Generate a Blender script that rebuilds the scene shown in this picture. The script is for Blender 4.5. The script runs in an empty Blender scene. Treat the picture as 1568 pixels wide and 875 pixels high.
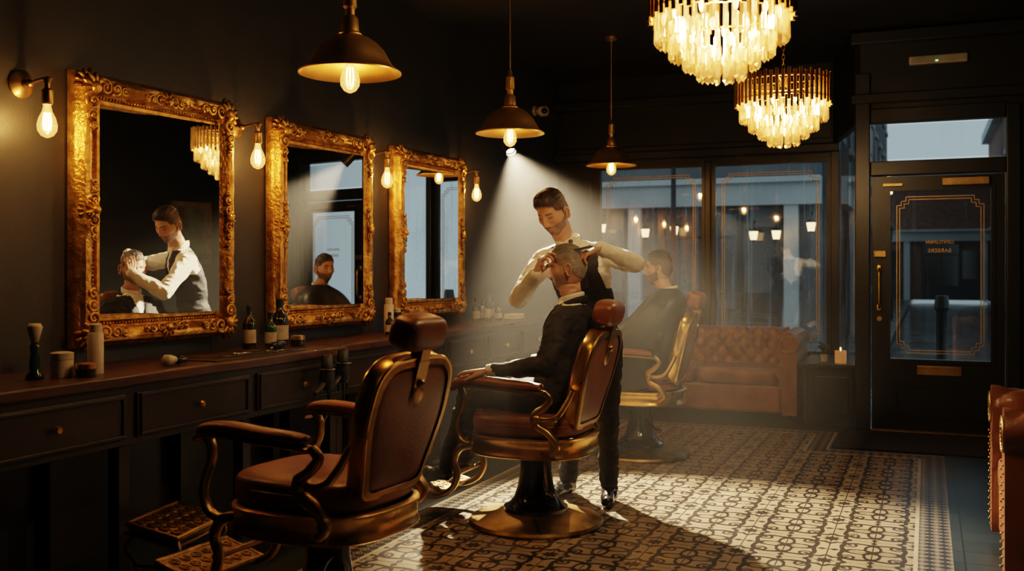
import bpy, bmesh, math, random
import numpy as np
from mathutils import Vector, Matrix, noise
random.seed(7)
S=bpy.context.scene
pi=math.pi
# ------------------------------------------------------------------ materials
def newmat(name):
    m=bpy.data.materials.new(name); m.use_nodes=True
    nt=m.node_tree; nt.nodes.clear()
    out=nt.nodes.new('ShaderNodeOutputMaterial')
    return m,nt,out
def N(nt,t,**kw):
    n=nt.nodes.new(t)
    for k,v in kw.items(): setattr(n,k,v)
    return n
def setin(nt,n,key,v):
    if hasattr(v,'is_output') or isinstance(v,bpy.types.NodeSocket): nt.links.new(v,n.inputs[key])
    else: n.inputs[key].default_value=v
def MA(nt,op,a,b=None,c=None):
    n=N(nt,'ShaderNodeMath',operation=op)
    setin(nt,n,0,a)
    if b is not None: setin(nt,n,1,b)
    if c is not None: setin(nt,n,2,c)
    return n.outputs[0]
def mixc(nt,f,a,b):
    n=N(nt,'ShaderNodeMix',data_type='RGBA')
    setin(nt,n,0,f); setin(nt,n,6,a); setin(nt,n,7,b)
    return n.outputs[2]
def c4(c): return (c[0],c[1],c[2],1.0)
def pmat(name,col,rough=.5,metal=0.,col2=None,nscale=8.,bump=0.,bscale=60.,rvar=.0,spec=.5,coat=0.,emis=None,estr=0.,coords='Object',stretch=None,detail=4.,sheen=0.):
    m,nt,out=newmat(name)
    b=N(nt,'ShaderNodeBsdfPrincipled')
    nt.links.new(b.outputs[0],out.inputs[0])
    b.inputs['Roughness'].default_value=rough
    b.inputs['Metallic'].default_value=metal
    b.inputs['Specular IOR Level'].default_value=spec
    b.inputs['Coat Weight'].default_value=coat
    b.inputs['Coat Roughness'].default_value=.15
    if sheen: b.inputs['Sheen Weight'].default_value=sheen
    tc=N(nt,'ShaderNodeTexCoord'); src=tc.outputs[coords]
    if stretch:
        mp=N(nt,'ShaderNodeMapping'); mp.inputs['Scale'].default_value=stretch
        nt.links.new(src,mp.inputs[0]); src=mp.outputs[0]
    n1=N(nt,'ShaderNodeTexNoise'); n1.inputs['Scale'].default_value=nscale; n1.inputs['Detail'].default_value=detail
    nt.links.new(src,n1.inputs[0])
    c2=col2 if col2 else tuple(x*.7 for x in col)
    mr=N(nt,'ShaderNodeMapRange'); mr.inputs[1].default_value=.3; mr.inputs[2].default_value=.7
    nt.links.new(n1.outputs[0],mr.inputs[0])
    nt.links.new(mixc(nt,mr.outputs[0],c4(c2),c4(col)),b.inputs['Base Color'])
    if rvar:
        r=MA(nt,'MULTIPLY_ADD',n1.outputs[0],rvar,rough-rvar*.5); nt.links.new(r,b.inputs['Roughness'])
    if bump:
        n2=N(nt,'ShaderNodeTexNoise'); n2.inputs['Scale'].default_value=bscale; n2.inputs['Detail'].default_value=3
        nt.links.new(src,n2.inputs[0])
        bp=N(nt,'ShaderNodeBump'); bp.inputs['Strength'].default_value=bump; bp.inputs['Distance'].default_value=.01
        nt.links.new(n2.outputs[0],bp.inputs['Height']); nt.links.new(bp.outputs[0],b.inputs['Normal'])
    if emis:
        b.inputs['Emission Color'].default_value=c4(emis); b.inputs['Emission Strength'].default_value=estr
    return m
WALL=pmat('wall_paint',(.034,.032,.026),.5,col2=(.024,.023,.019),nscale=3,bump=.12,bscale=90)
CEIL=pmat('ceiling_paint',(.014,.014,.013),.6,nscale=2)
WOOD=pmat('dark_wood',(.085,.036,.018),.30,col2=(.038,.016,.010),nscale=6,stretch=(8,1,8),rvar=.15,bump=.08,bscale=20)
PAINTW=pmat('dark_painted_wood',(.013,.015,.014),.35,col2=(.009,.010,.010),nscale=4,bump=.05,bscale=60)
CAB=pmat('cabinet_paint',(.026,.018,.013),.38,col2=(.016,.012,.009),nscale=5,bump=.05,bscale=60)
BRASS=pmat('aged_brass',(.80,.52,.18),.30,1.,col2=(.58,.34,.11),nscale=10,rvar=.15,bump=.03,bscale=40)
SHADE=pmat('lamp_shade_brass',(.80,.50,.18),.42,1.,col2=(.64,.38,.12),nscale=7,rvar=.1,bump=.02,bscale=40)
BRASSD=pmat('antique_bronze',(.50,.33,.14),.36,1.,col2=(.30,.19,.08),nscale=14,rvar=.2,bump=.1,bscale=50)
GOLD=pmat('gilded_frame',(.78,.45,.13),.38,.85,col2=(.34,.16,.035),nscale=22,rvar=.25,bump=.55,bscale=55)
LEATH=pmat('brown_leather',(.27,.092,.034),.36,col2=(.14,.044,.017),nscale=5,rvar=.2,bump=.18,bscale=160,coat=.1)
LEATHD=pmat('chesterfield_leather',(.30,.115,.053),.34,col2=(.17,.060,.030),nscale=4,rvar=.2,bump=.15,bscale=120,coat=.2)
BLACK=pmat('black_enamel',(.008,.008,.008),.12,nscale=5,coat=.5)
BLKP=pmat('black_plastic',(.012,.012,.012),.4,nscale=30)
CHROME=pmat('chrome',(.6,.58,.54),.15,1.,nscale=6)
IRON=pmat('cast_iron',(.42,.28,.13),.38,.95,col2=(.20,.13,.06),nscale=25,bump=.4,bscale=80)
WHITE=pmat('white_shirt_cotton',(.80,.75,.66),.75,col2=(.70,.65,.56),nscale=6,bump=.35,bscale=22,stretch=(1,1,.5))
VEST=pmat('vest_wool',(.014,.013,.014),.8,nscale=60,bump=.2,bscale=40)
SUIT=pmat('charcoal_suit',(.016,.014,.013),.8,nscale=50,bump=.4,bscale=16)
CAPE=pmat('barber_cape',(.016,.017,.015),.42,nscale=8,bump=.2,bscale=12)
TROU=pmat('black_trousers',(.010,.010,.011),.8,nscale=50,bump=.4,bscale=18)
SHOE=pmat('black_shoe_leather',(.012,.010,.009),.2,nscale=20,coat=.4)
SKIN=pmat('skin',(.52,.29,.19),.48,col2=(.44,.23,.145),nscale=18,bump=.05,bscale=120)
TIE=pmat('tie_silk',(.05,.030,.024),.4,nscale=40)
CERAM=pmat('cream_ceramic',(.62,.55,.44),.35,nscale=8)
LABEL=pmat('paper_label',(.5,.44,.34),.7,nscale=30)
DGLASS=pmat('dark_bottle_glass',(.02,.016,.010),.08,nscale=5,coat=.5)
GREENG=pmat('green_bottle_glass',(.012,.05,.025),.08,nscale=5,coat=.5)
GRASS=pmat('plant_leaf',(.05,.11,.03),.5,nscale=20)
def head_mat():
    m,nt,out=newmat('head_skin_and_hair')
    b=N(nt,'ShaderNodeBsdfPrincipled'); nt.links.new(b.outputs[0],out.inputs[0])
    at=N(nt,'ShaderNodeAttribute',attribute_name='Col')
    n=N(nt,'ShaderNodeTexNoise'); n.inputs['Scale'].default_value=60
    tc=N(nt,'ShaderNodeTexCoord'); mp=N(nt,'ShaderNodeMapping'); mp.inputs['Scale'].default_value=(5,1,2)
    nt.links.new(tc.outputs['Object'],mp.inputs[0]); nt.links.new(mp.outputs[0],n.inputs[0])
    f=MA(nt,'ADD',1.,MA(nt,'MULTIPLY',MA(nt,'MULTIPLY_ADD',n.outputs[0],1.2,-.6),MA(nt,'MULTIPLY_ADD',at.outputs['Alpha'],.9,.08)))
    mx=N(nt,'ShaderNodeVectorMath',operation='SCALE'); nt.links.new(at.outputs['Color'],mx.inputs[0]); nt.links.new(f,mx.inputs['Scale'])
    nt.links.new(mx.outputs[0],b.inputs['Base Color'])
    b.inputs['Roughness'].default_value=.5
    bp=N(nt,'ShaderNodeBump'); bp.inputs['Distance'].default_value=.004
    st=MA(nt,'MULTIPLY_ADD',at.outputs['Alpha'],.8,.03); nt.links.new(st,bp.inputs['Strength'])
    nt.links.new(n.outputs[0],bp.inputs['Height']); nt.links.new(bp.outputs[0],b.inputs['Normal'])
    return m
HEADM=head_mat()
def emat(name,col,st):
    m,nt,out=newmat(name); e=N(nt,'ShaderNodeEmission'); e.inputs[0].default_value=c4(col); e.inputs[1].default_value=st
    nt.links.new(e.outputs[0],out.inputs[0]); return m
FIL=emat('filament_glow',(1,.55,.18),90)
CANDLEB=emat('candle_bulb_glow',(1,.55,.20),22)
FLAME=emat('flame',(1,.5,.15),12)
def bulb_mat():
    m,nt,out=newmat('amber_bulb_glass')
    t=N(nt,'ShaderNodeBsdfTransparent'); t.inputs[0].default_value=(1,.86,.6,1)
    e=N(nt,'ShaderNodeEmission'); e.inputs[0].default_value=(1,.42,.09,1); e.inputs[1].default_value=5.5
    g=N(nt,'ShaderNodeBsdfGlossy'); g.inputs['Roughness'].default_value=.05
    lw=N(nt,'ShaderNodeLayerWeight'); lw.inputs[0].default_value=.35
    m1=N(nt,'ShaderNodeMixShader'); m1.inputs[0].default_value=.45
    nt.links.new(t.outputs[0],m1.inputs[1]); nt.links.new(e.outputs[0],m1.inputs[2])
    m2=N(nt,'ShaderNodeMixShader'); f=MA(nt,'MULTIPLY',lw.outputs[0],.35); nt.links.new(f,m2.inputs[0])
    nt.links.new(m1.outputs[0],m2.inputs[1]); nt.links.new(g.outputs[0],m2.inputs[2])
    nt.links.new(m2.outputs[0],out.inputs[0]); return m
BULBG=bulb_mat()
for m_ in (FIL,CANDLEB,BULBG):
    try: m_.cycles.emission_sampling='NONE'
    except Exception as e: print(e)
def crystal_mat():
    m,nt,out=newmat('crystal')
    t=N(nt,'ShaderNodeBsdfTransparent'); t.inputs[0].default_value=(1,.93,.80,1)
    tr=N(nt,'ShaderNodeBsdfTranslucent'); tr.inputs[0].default_value=(1,.80,.50,1)
    g=N(nt,'ShaderNodeBsdfGlossy'); g.inputs['Roughness'].default_value=.06; g.inputs[0].default_value=(1,.88,.68,1)
    m1=N(nt,'ShaderNodeMixShader'); m1.inputs[0].default_value=.10
    nt.links.new(t.outputs[0],m1.inputs[1]); nt.links.new(tr.outputs[0],m1.inputs[2])
    lw=N(nt,'ShaderNodeLayerWeight'); lw.inputs[0].default_value=.45
    m2=N(nt,'ShaderNodeMixShader'); nt.links.new(MA(nt,'MULTIPLY_ADD',lw.outputs[0],.5,.12),m2.inputs[0])
    nt.links.new(m1.outputs[0],m2.inputs[1]); nt.links.new(g.outputs[0],m2.inputs[2])
    nt.links.new(m2.outputs[0],out.inputs[0]); return m
CRYS=crystal_mat()
def window_glass(name,drops=1.):
    m,nt,out=newmat(name)
    t=N(nt,'ShaderNodeBsdfTransparent'); t.inputs[0].default_value=(.93,.97,.98,1)
    g=N(nt,'ShaderNodeBsdfGlossy'); g.inputs['Roughness'].default_value=.02
    m1=N(nt,'ShaderNodeMixShader')
    lw=N(nt,'ShaderNodeLayerWeight'); lw.inputs[0].default_value=.25
    f=MA(nt,'MULTIPLY_ADD',lw.outputs[0],.5,.10); nt.links.new(f,m1.inputs[0])
    nt.links.new(t.outputs[0],m1.inputs[1]); nt.links.new(g.outputs[0],m1.inputs[2])
    tc=N(nt,'ShaderNodeTexCoord')
    v=N(nt,'ShaderNodeTexVoronoi'); v.inputs['Scale'].default_value=75
    nt.links.new(tc.outputs['Object'],v.inputs[0])
    n=N(nt,'ShaderNodeTexNoise'); n.inputs['Scale'].default_value=1.6; nt.links.new(tc.outputs['Object'],n.inputs[0])
    lim=MA(nt,'MULTIPLY_ADD',n.outputs[0],1.2,-.38)
    d=MA(nt,'LESS_THAN',v.outputs['Distance'],lim)
    mp=N(nt,'ShaderNodeMapping'); mp.inputs['Scale'].default_value=(38,38,.9); nt.links.new(tc.outputs['Object'],mp.inputs[0])
    n2=N(nt,'ShaderNodeTexNoise'); n2.inputs['Scale'].default_value=1.0; n2.inputs['Detail'].default_value=4; nt.links.new(mp.outputs[0],n2.inputs[0])
    s=MA(nt,'GREATER_THAN',n2.outputs[0],.64)
    k=MA(nt,'MULTIPLY',MA(nt,'MAXIMUM',MA(nt,'MULTIPLY',d,.22),MA(nt,'MULTIPLY',s,.20)),drops)
    k=MA(nt,'ADD',k,.01)
    df=N(nt,'ShaderNodeBsdfTranslucent'); df.inputs[0].default_value=(.85,.92,.96,1)
    m2=N(nt,'ShaderNodeMixShader'); nt.links.new(k,m2.inputs[0])
    nt.links.new(m1.outputs[0],m2.inputs[1]); nt.links.new(df.outputs[0],m2.inputs[2])
    nt.links.new(m2.outputs[0],out.inputs[0]); return m
WGLASS=window_glass('rain_wet_glass',1.)
DGL=window_glass('door_glass',.15)
def mirror_mat():
    m,nt,out=newmat('mirror_silver')
    b=N(nt,'ShaderNodeBsdfPrincipled'); b.inputs['Base Color'].default_value=(.84,.84,.82,1)
    b.inputs['Metallic'].default_value=1; 
    tc=N(nt,'ShaderNodeTexCoord'); n=N(nt,'ShaderNodeTexNoise'); n.inputs['Scale'].default_value=3
    nt.links.new(tc.outputs['Object'],n.inputs[0]); nt.links.new(MA(nt,'MULTIPLY',n.outputs[0],.008),b.inputs['Roughness'])
    nt.links.new(b.outputs[0],out.inputs[0]); return m
MIRR=mirror_mat()
def tile_mats():
    mats=[]
    m,nt,out=newmat('encaustic_tile')
    b=N(nt,'ShaderNodeBsdfPrincipled'); nt.links.new(b.outputs[0],out.inputs[0])
    geo=N(nt,'ShaderNodeNewGeometry'); sp=N(nt,'ShaderNodeSeparateXYZ'); nt.links.new(geo.outputs['Position'],sp.inputs[0])
    T=.40
    u=MA(nt,'SUBTRACT',MA(nt,'FRACT',MA(nt,'DIVIDE',MA(nt,'ADD',sp.outputs[0],10.),T)),.5)
    v=MA(nt,'SUBTRACT',MA(nt,'FRACT',MA(nt,'DIVIDE',MA(nt,'ADD',sp.outputs[1],10.),T)),.5)
    au=MA(nt,'ABSOLUTE',u); av=MA(nt,'ABSOLUTE',v)
    r=MA(nt,'SQRT',MA(nt,'ADD',MA(nt,'MULTIPLY',u,u),MA(nt,'MULTIPLY',v,v)))
    cu=MA(nt,'SUBTRACT',.5,au); cv=MA(nt,'SUBTRACT',.5,av)
    rc=MA(nt,'SQRT',MA(nt,'ADD',MA(nt,'MULTIPLY',cu,cu),MA(nt,'MULTIPLY',cv,cv)))
    a=MA(nt,'ARCTAN2',v,u); c4a=MA(nt,'COSINE',MA(nt,'MULTIPLY',a,4.)); c8a=MA(nt,'COSINE',MA(nt,'MULTIPLY',a,8.))
    ac_=MA(nt,'ARCTAN2',cv,cu); c8c=MA(nt,'COSINE',MA(nt,'MULTIPLY',ac_,8.))
    def band(x,r0,w): return MA(nt,'LESS_THAN',MA(nt,'ABSOLUTE',MA(nt,'SUBTRACT',x,r0)),w)
    parts=[band(r,MA(nt,'MULTIPLY_ADD',c4a,.090,.215),.036),
           band(r,MA(nt,'MULTIPLY_ADD',c4a,-.055,.385),.032),
           MA(nt,'LESS_THAN',r,MA(nt,'MULTIPLY_ADD',c4a,-.035,.090)),
           band(rc,MA(nt,'MULTIPLY_ADD',c8c,.022,.195),.032), MA(nt,'LESS_THAN',rc,MA(nt,'MULTIPLY_ADD',c8c,.02,.092))]
    du=MA(nt,'SUBTRACT',au,.27); dv=MA(nt,'SUBTRACT',av,.27); rd=MA(nt,'SQRT',MA(nt,'ADD',MA(nt,'MULTIPLY',du,du),MA(nt,'MULTIPLY',dv,dv)))
    parts.append(band(rd,.075,.019)); parts.append(MA(nt,'LESS_THAN',rd,.030))
    mn=MA(nt,'MINIMUM',au,av); mxx=MA(nt,'MAXIMUM',au,av)
    parts.append(MA(nt,'LESS_THAN',MA(nt,'ADD',MA(nt,'MULTIPLY',mn,1.6),MA(nt,'ABSOLUTE',MA(nt,'SUBTRACT',mxx,.43))),.070))
    k=parts[0]
    for p in parts[1:]: k=MA(nt,'MAXIMUM',k,p)
    n=N(nt,'ShaderNodeTexNoise'); n.inputs['Scale'].default_value=3; n.inputs['Detail'].default_value=6; nt.links.new(geo.outputs['Position'],n.inputs[0])
    base=mixc(nt,n.outputs[0],(.15,.11,.072,1),(.40,.315,.215,1))
    dark=mixc(nt,n.outputs[0],(.014,.011,.009,1),(.040,.031,.024,1))
    col=mixc(nt,k,base,dark)
    gt=MA(nt,'MAXIMUM',MA(nt,'GREATER_THAN',mxx,.493),MA(nt,'LESS_THAN',mn,.007))
    col=mixc(nt,gt,col,(.025,.02,.016,1))
    nt.links.new(col,b.inputs['Base Color'])
    nt.links.new(MA(nt,'MULTIPLY_ADD',n.outputs[0],.35,.17),b.inputs['Roughness'])
    bp=N(nt,'ShaderNodeBump'); bp.inputs['Strength'].default_value=.25; bp.inputs['Distance'].default_value=.004
    nt.links.new(MA(nt,'SUBTRACT',n.outputs[0],gt),bp.inputs['Height']); nt.links.new(bp.outputs[0],b.inputs['Normal'])
    mats.append(m)
    m,nt,out=newmat('border_tile')
    b=N(nt,'ShaderNodeBsdfPrincipled'); nt.links.new(b.outputs[0],out.inputs[0])
    geo=N(nt,'ShaderNodeNewGeometry'); sp=N(nt,'ShaderNodeSeparateXYZ'); nt.links.new(geo.outputs['Position'],sp.inputs[0])
    T=.065
    u=MA(nt,'SUBTRACT',MA(nt,'FRACT',MA(nt,'DIVIDE',MA(nt,'ADD',sp.outputs[0],10.),T)),.5)
    v=MA(nt,'SUBTRACT',MA(nt,'FRACT',MA(nt,'DIVIDE',MA(nt,'ADD',sp.outputs[1],10.),T)),.5)
    s=MA(nt,'ADD',MA(nt,'ABSOLUTE',u),MA(nt,'ABSOLUTE',v))
    k=MA(nt,'MAXIMUM',MA(nt,'LESS_THAN',s,.22),MA(nt,'LESS_THAN',MA(nt,'ABSOLUTE',MA(nt,'SUBTRACT',s,.42)),.06))
    nt.links.new(mixc(nt,k,(.022,.019,.017,1),(.27,.22,.16,1)),b.inputs['Base Color']); b.inputs['Roughness'].default_value=.33
    mats.append(m)
    m=pmat('border_line_tile',(.42,.35,.25),.35,nscale=9); mats.append(m)
    m,nt,out=newmat('slate_tile')
    b=N(nt,'ShaderNodeBsdfPrincipled'); nt.links.new(b.outputs[0],out.inputs[0])
    geo=N(nt,'ShaderNodeNewGeometry')
    br=N(nt,'ShaderNodeTexBrick'); br.offset=0; br.inputs['Scale'].default_value=1
    br.inputs['Brick Width'].default_value=.2; br.inputs['Row Height'].default_value=.2; br.inputs['Mortar Size'].default_value=.004
    br.inputs['Color1'].default_value=(.016,.021,.023,1); br.inputs['Color2'].default_value=(.024,.029,.031,1); br.inputs['Mortar'].default_value=(.006,.006,.006,1)
    nt.links.new(geo.outputs['Position'],br.inputs[0]); nt.links.new(br.outputs[0],b.inputs['Base Color']); b.inputs['Roughness'].default_value=.36
    mats.append(m)
    return mats
TILE,BORD,LINE,SLATE=tile_mats()
# ------------------------------------------------------------------ geometry helpers
def link(o): S.collection.objects.link(o); return o
def mobj(name,vs,fs,mat=None,smooth=False,parent=None,auto=None):
    me=bpy.data.meshes.new(name); me.from_pydata([tuple(v) for v in vs],[],fs); me.update()
    if mat: me.materials.append(mat)
    o=link(bpy.data.objects.new(name,me))
    if smooth:
        me.shade_smooth()
        if auto: me.set_sharp_from_angle(angle=math.radians(auto))
    if parent: adopt(parent,[o])
    return o
def adopt(root,objs):
    inv=root.matrix_basis.inverted()
    for o in objs:
        o.parent=root; o.matrix_parent_inverse=inv
def empty(name,loc=(0,0,0),rz=0):
    e=bpy.data.objects.new(name,None); e.location=loc; e.rotation_euler=(0,0,rz); e.empty_display_size=.1
    return link(e)
def clone(root,loc,rz=0,local=True):
    r=bpy.data.objects.new(root.name,None); link(r); r.empty_display_size=.1
    r.location=loc; r.rotation_euler=(0,0,rz)
    for c in list(root.children):
        k=bpy.data.objects.new(c.name,c.data); link(k); k.parent=r
        k.matrix_basis=c.matrix_basis.copy(); k.matrix_parent_inverse=c.matrix_parent_inverse.copy()
    return r
class G:
    def __init__(s): s.v=[]; s.f=[]
    def add(s,vf,M=None):
        v,f=vf; n=len(s.v)
        if M is not None: v=[M@Vector(p) for p in v]
        s.v+= [tuple(p) for p in v]; s.f+=[tuple(i+n for i in q) for q in f]; return s
    def obj(s,name,mat,smooth=False,parent=None,auto=None): return mobj(name,s.v,s.f,mat,smooth,parent,auto)
def boxg(x0,x1,y0,y1,z0,z1):
    v=[(x0,y0,z0),(x1,y0,z0),(x1,y1,z0),(x0,y1,z0),(x0,y0,z1),(x1,y0,z1),(x1,y1,z1),(x0,y1,z1)]
    return v,[(0,3,2,1),(4,5,6,7),(0,1,5,4),(1,2,6,5),(2,3,7,6),(3,0,4,7)]
def box(name,b,mat,bevel=0,parent=None):
    v,f=boxg(*b); o=mobj(name,v,f,mat)
    if bevel:
        m=o.modifiers.new('b','BEVEL'); m.width=bevel; m.segments=2
    if parent: adopt(parent,[o])
    return o
def lathe(prof,seg=32,c=(0,0,0)):
    v=[];f=[]; n=len(prof)
    for (r,z) in prof:
        for i in range(seg):
            a=2*pi*i/seg; v.append((c[0]+r*math.cos(a),c[1]+r*math.sin(a),c[2]+z))
    for j in range(n-1):
        for i in range(seg):
            i2=(i+1)%seg; f.append((j*seg+i,j*seg+i2,(j+1)*seg+i2,(j+1)*seg+i))
    f.append(tuple(reversed(range(seg)))); f.append(tuple((n-1)*seg+i for i in range(seg)))
    return v,f
def crom(P,k=6,closed=False):
    P=[Vector(p) for p in P]; out=[]; n=len(P)
    rng=n if closed else n-1
    for i in range(rng):
        if closed: a,b,c,d=P[(i-1)%n],P[i],P[(i+1)%n],P[(i+2)%n]
        else: a,b,c,d=P[max(i-1,0)],P[i],P[i+1],P[min(i+2,n-1)]
        for j in range(k):
            t=j/k; out.append(.5*((2*b)+(c-a)*t+(2*a-5*b+4*c-d)*t*t+(3*b-a-3*c+d)*t**3))
    if not closed: out.append(P[-1])
    return out
def sweep(path,ra,rb=None,seg=10,closed=False,up=Vector((0,1,0)),sq=1.0,k=6,smoothp=True):
    P=crom(path,k,closed) if smoothp else [Vector(p) for p in path]
    n=len(P); rb=ra if rb is None else rb
    def rr(r,i):
        if isinstance(r,(list,tuple)):
            t=i/max(1,n-1)*(len(r)-1); a=int(min(t,len(r)-2)); return r[a]+(r[a+1]-r[a])*(t-a)
        return r
    v=[];f=[]; up=Vector(up)
    for i,p in enumerate(P):
        if closed: t=P[(i+1)%n]-P[(i-1)%n]
        else: t=P[min(i+1,n-1)]-P[max(i-1,0)]
        t.normalize(); side=t.cross(up)
        if side.length<1e-4: side=t.cross(Vector((.3,.1,1)))
        side.normalize(); u2=side.cross(t).normalized()
        for j in range(seg):
            a=2*pi*(j+.5)/seg; ca,sa=math.cos(a),math.sin(a)
            ca=math.copysign(abs(ca)**sq,ca); sa=math.copysign(abs(sa)**sq,sa)
            v.append(p+u2*ca*rr(ra,i)+side*sa*rr(rb,i))
    m=n if closed else n-1
    for i in range(m):
        i2=(i+1)%n
        for j in range(seg):
            j2=(j+1)%seg; f.append((i*seg+j,i*seg+j2,i2*seg+j2,i2*seg+j))
    if not closed: f.append(tuple(reversed(range(seg)))); f.append(tuple((n-1)*seg+j for j in range(seg)))
    return v,f
def superell(c,s,e1=.5,e2=.5,nu=32,nv=16,M=None):
    v=[];f=[]
    def p(x,e): return math.copysign(abs(x)**e,x)
    for j in range(1,nv):
        ph=-pi/2+pi*j/nv
        for i in range(nu):
            th=2*pi*i/nu
            q=Vector((s[0]*p(math.cos(ph),e1)*p(math.cos(th),e2),s[1]*p(math.cos(ph),e1)*p(math.sin(th),e2),s[2]*p(math.sin(ph),e1)))
            if M: q=M@q
            v.append(q+Vector(c))
    b=Vector((0,0,-s[2])); t=Vector((0,0,s[2]))
    if M: b=M@b; t=M@t
    v.append(b+Vector(c)); v.append(t+Vector(c)); nb=len(v)-2
    for j in range(nv-2):
        for i in range(nu):
            i2=(i+1)%nu; f.append((j*nu+i,j*nu+i2,(j+1)*nu+i2,(j+1)*nu+i))
    for i in range(nu):
        i2=(i+1)%nu; f.append((nb,i2,i)); f.append((nb+1,(nv-2)*nu+i,(nv-2)*nu+i2))
    return v,f
def capsule(a,b,ra,rb,seg=16):
    a=Vector(a);b=Vector(b); d=b-a
    if d.length<1e-6: d=Vector((0,0,1e-4))
    z=d.normalized(); x=z.orthogonal().normalized(); y=z.cross(x)
    v=[];f=[]; rings=[]
    for k in range(1,5): 
        t=pi/2*k/5; rings.append((a-z*ra*math.cos(t),ra*math.sin(t)))
    rings.append((a,ra)); rings.append((b,rb))
    for k in range(4,0,-1):
        t=pi/2*k/5; rings.append((b+z*rb*math.cos(t),rb*math.sin(t)))
    for c,r in rings:
        for i in range(seg):
            an=2*pi*i/seg; v.append(c+x*r*math.cos(an)+y*r*math.sin(an))
    n=len(rings)
    for j in range(n-1):
        for i in range(seg):
            i2=(i+1)%seg; f.append((j*seg+i,j*seg+i2,(j+1)*seg+i2,(j+1)*seg+i))
    v.append(a-z*ra); v.append(b+z*rb); m=len(v)-2
    for i in range(seg):
        i2=(i+1)%seg; f.append((m,i2,i)); f.append((m+1,(n-1)*seg+i,(n-1)*seg+i2))
    return v,f
def loft(rings,seg=28,sq=.85,cap=True):
    v=[];f=[]
    for c,U,V in rings:
        c=Vector(c);U=Vector(U);V=Vector(V)
        for i in range(seg):
            a=2*pi*i/seg; ca,sa=math.cos(a),math.sin(a)
            v.append(c+U*math.copysign(abs(ca)**sq,ca)+V*math.copysign(abs(sa)**sq,sa))
    n=len(rings)
    for j in range(n-1):
        for i in range(seg):
            i2=(i+1)%seg; f.append((j*seg+i,j*seg+i2,(j+1)*seg+i2,(j+1)*seg+i))
    if cap: f.append(tuple(reversed(range(seg)))); f.append(tuple((n-1)*seg+i for i in range(seg)))
    return v,f
def remesh(g,name,voxel,iters=6):
    me=bpy.data.meshes.new('tmp'); me.from_pydata([tuple(v) for v in g.v],[],g.f); me.update()
    bm=bmesh.new(); bm.from_mesh(me); bmesh.ops.recalc_face_normals(bm,faces=bm.faces); bm.to_mesh(me); bm.free()
    o=link(bpy.data.objects.new('tmp',me))
    m=o.modifiers.new('r','REMESH'); m.mode='VOXEL'; m.voxel_size=voxel
    s=o.modifiers.new('s','SMOOTH'); s.factor=.5; s.iterations=iters
    dg=bpy.context.evaluated_depsgraph_get(); dg.update()
    nm=bpy.data.meshes.new_from_object(o.evaluated_get(dg)); nm.name=name
    bpy.data.objects.remove(o); nm.shade_smooth()
    return nm
def segdist(P,a,b,ra,rb):
    a=np.array(a);b=np.array(b);d=b-a; t=np.clip(((P-a)@d)/max(1e-9,d@d),0,1)
    return np.linalg.norm(P-(a+t[:,None]*d),axis=1)-(ra+(rb-ra)*t)
# ------------------------------------------------------------------ room
CX=3.64; H=3.33; XR=5.35; YB=10.0; YD=8.85; YN=-1.6
def simple(name,boxes,mat,bevel=0):
    g=G()
    for b in boxes: g.add(boxg(*b))
    o=g.obj(name,mat)
    if bevel:
        m=o.modifiers.new('b','BEVEL'); m.width=bevel; m.segments=2
    return o
simple('wall_left',[(-.15,0,YN-.15,YB+.12,0,H)],WALL)
simple('wall_right',[(XR,XR+.15,YN-.15,YD+.1,0,H)],PAINTW)
simple('wall_rear',[(0,XR,YN-.15,YN,0,H)],PAINTW)
simple('ceiling',[(-.15,XR+.15,YN-.15,YB+.12,H,H+.12)],CEIL)
def floor():
    xs=[0,1.05,1.07,1.20,1.22,2.79,2.81,2.94,2.96,3.58,3.60,3.75,3.77,XR]
    ys=[YN,7.60,7.62,7.75,7.77,8.40,8.42,8.55,8.57,YD]
    v=[];f=[];mi=[]
    def inside(x,y,e):
        A=(1.22-e<x<2.79+e and YN<=y<8.40+e); B=(1.22-e<x<3.58+e and y<7.60+e)
        return A or B
    for i in range(len(xs)-1):
        for j in range(len(ys)-1):
            x=(xs[i]+xs[i+1])/2; y=(ys[j]+ys[j+1])/2
            if inside(x,y,0): m=0
            elif inside(x,y,.02): m=2
            elif inside(x,y,.152): m=1
            elif inside(x,y,.175): m=2
            else: m=3
            n=len(v); v+=[(xs[i],ys[j],0),(xs[i+1],ys[j],0),(xs[i+1],ys[j+1],0),(xs[i],ys[j+1],0)]
            f.append((n,n+1,n+2,n+3)); mi.append(m)
    n=len(v); v+=[(0,YD,0),(2.9,YD,0),(2.9,YB+.1,0),(0,YB+.1,0)]; f.append((n,n+1,n+2,n+3)); mi.append(3)
    n=len(v); b=boxg(-.15,XR+.15,YN-.15,YD,-.12,-.005); v+=b[0]; 
    for q in b[1]: f.append(tuple(k+n for k in q)); mi.append(3)
    o=mobj('floor',v,f); 
    for m in (TILE,BORD,LINE,SLATE): o.data.materials.append(m)
    o.data.polygons.foreach_set('material_index',mi)
floor()
box('door_mat',(2.98,4.25,7.82,8.72,.0,.012),pmat('mat_fibre',(.022,.019,.016),.95,nscale=80,bump=.5,bscale=200),.004)
WX0,WM,WX1=.43,1.61,2.79; WZ0,WZ1=.50,2.42
simple('wall_back',[(0,WX0,YB,YB+.12,0,H),(WX0,WX1+.06,YB,YB+.12,WZ1,H),(WX0,WX1+.06,YB,YB+.12,0,WZ0-.02)],PAINTW)
DX0,DX1=3.20,4.22
simple('wall_back_door_side',[(DX1+.06,XR,YD,YD+.12,0,H),(3.12,DX1+.06,YD,YD+.12,2.66,H)],PAINTW)
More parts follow.
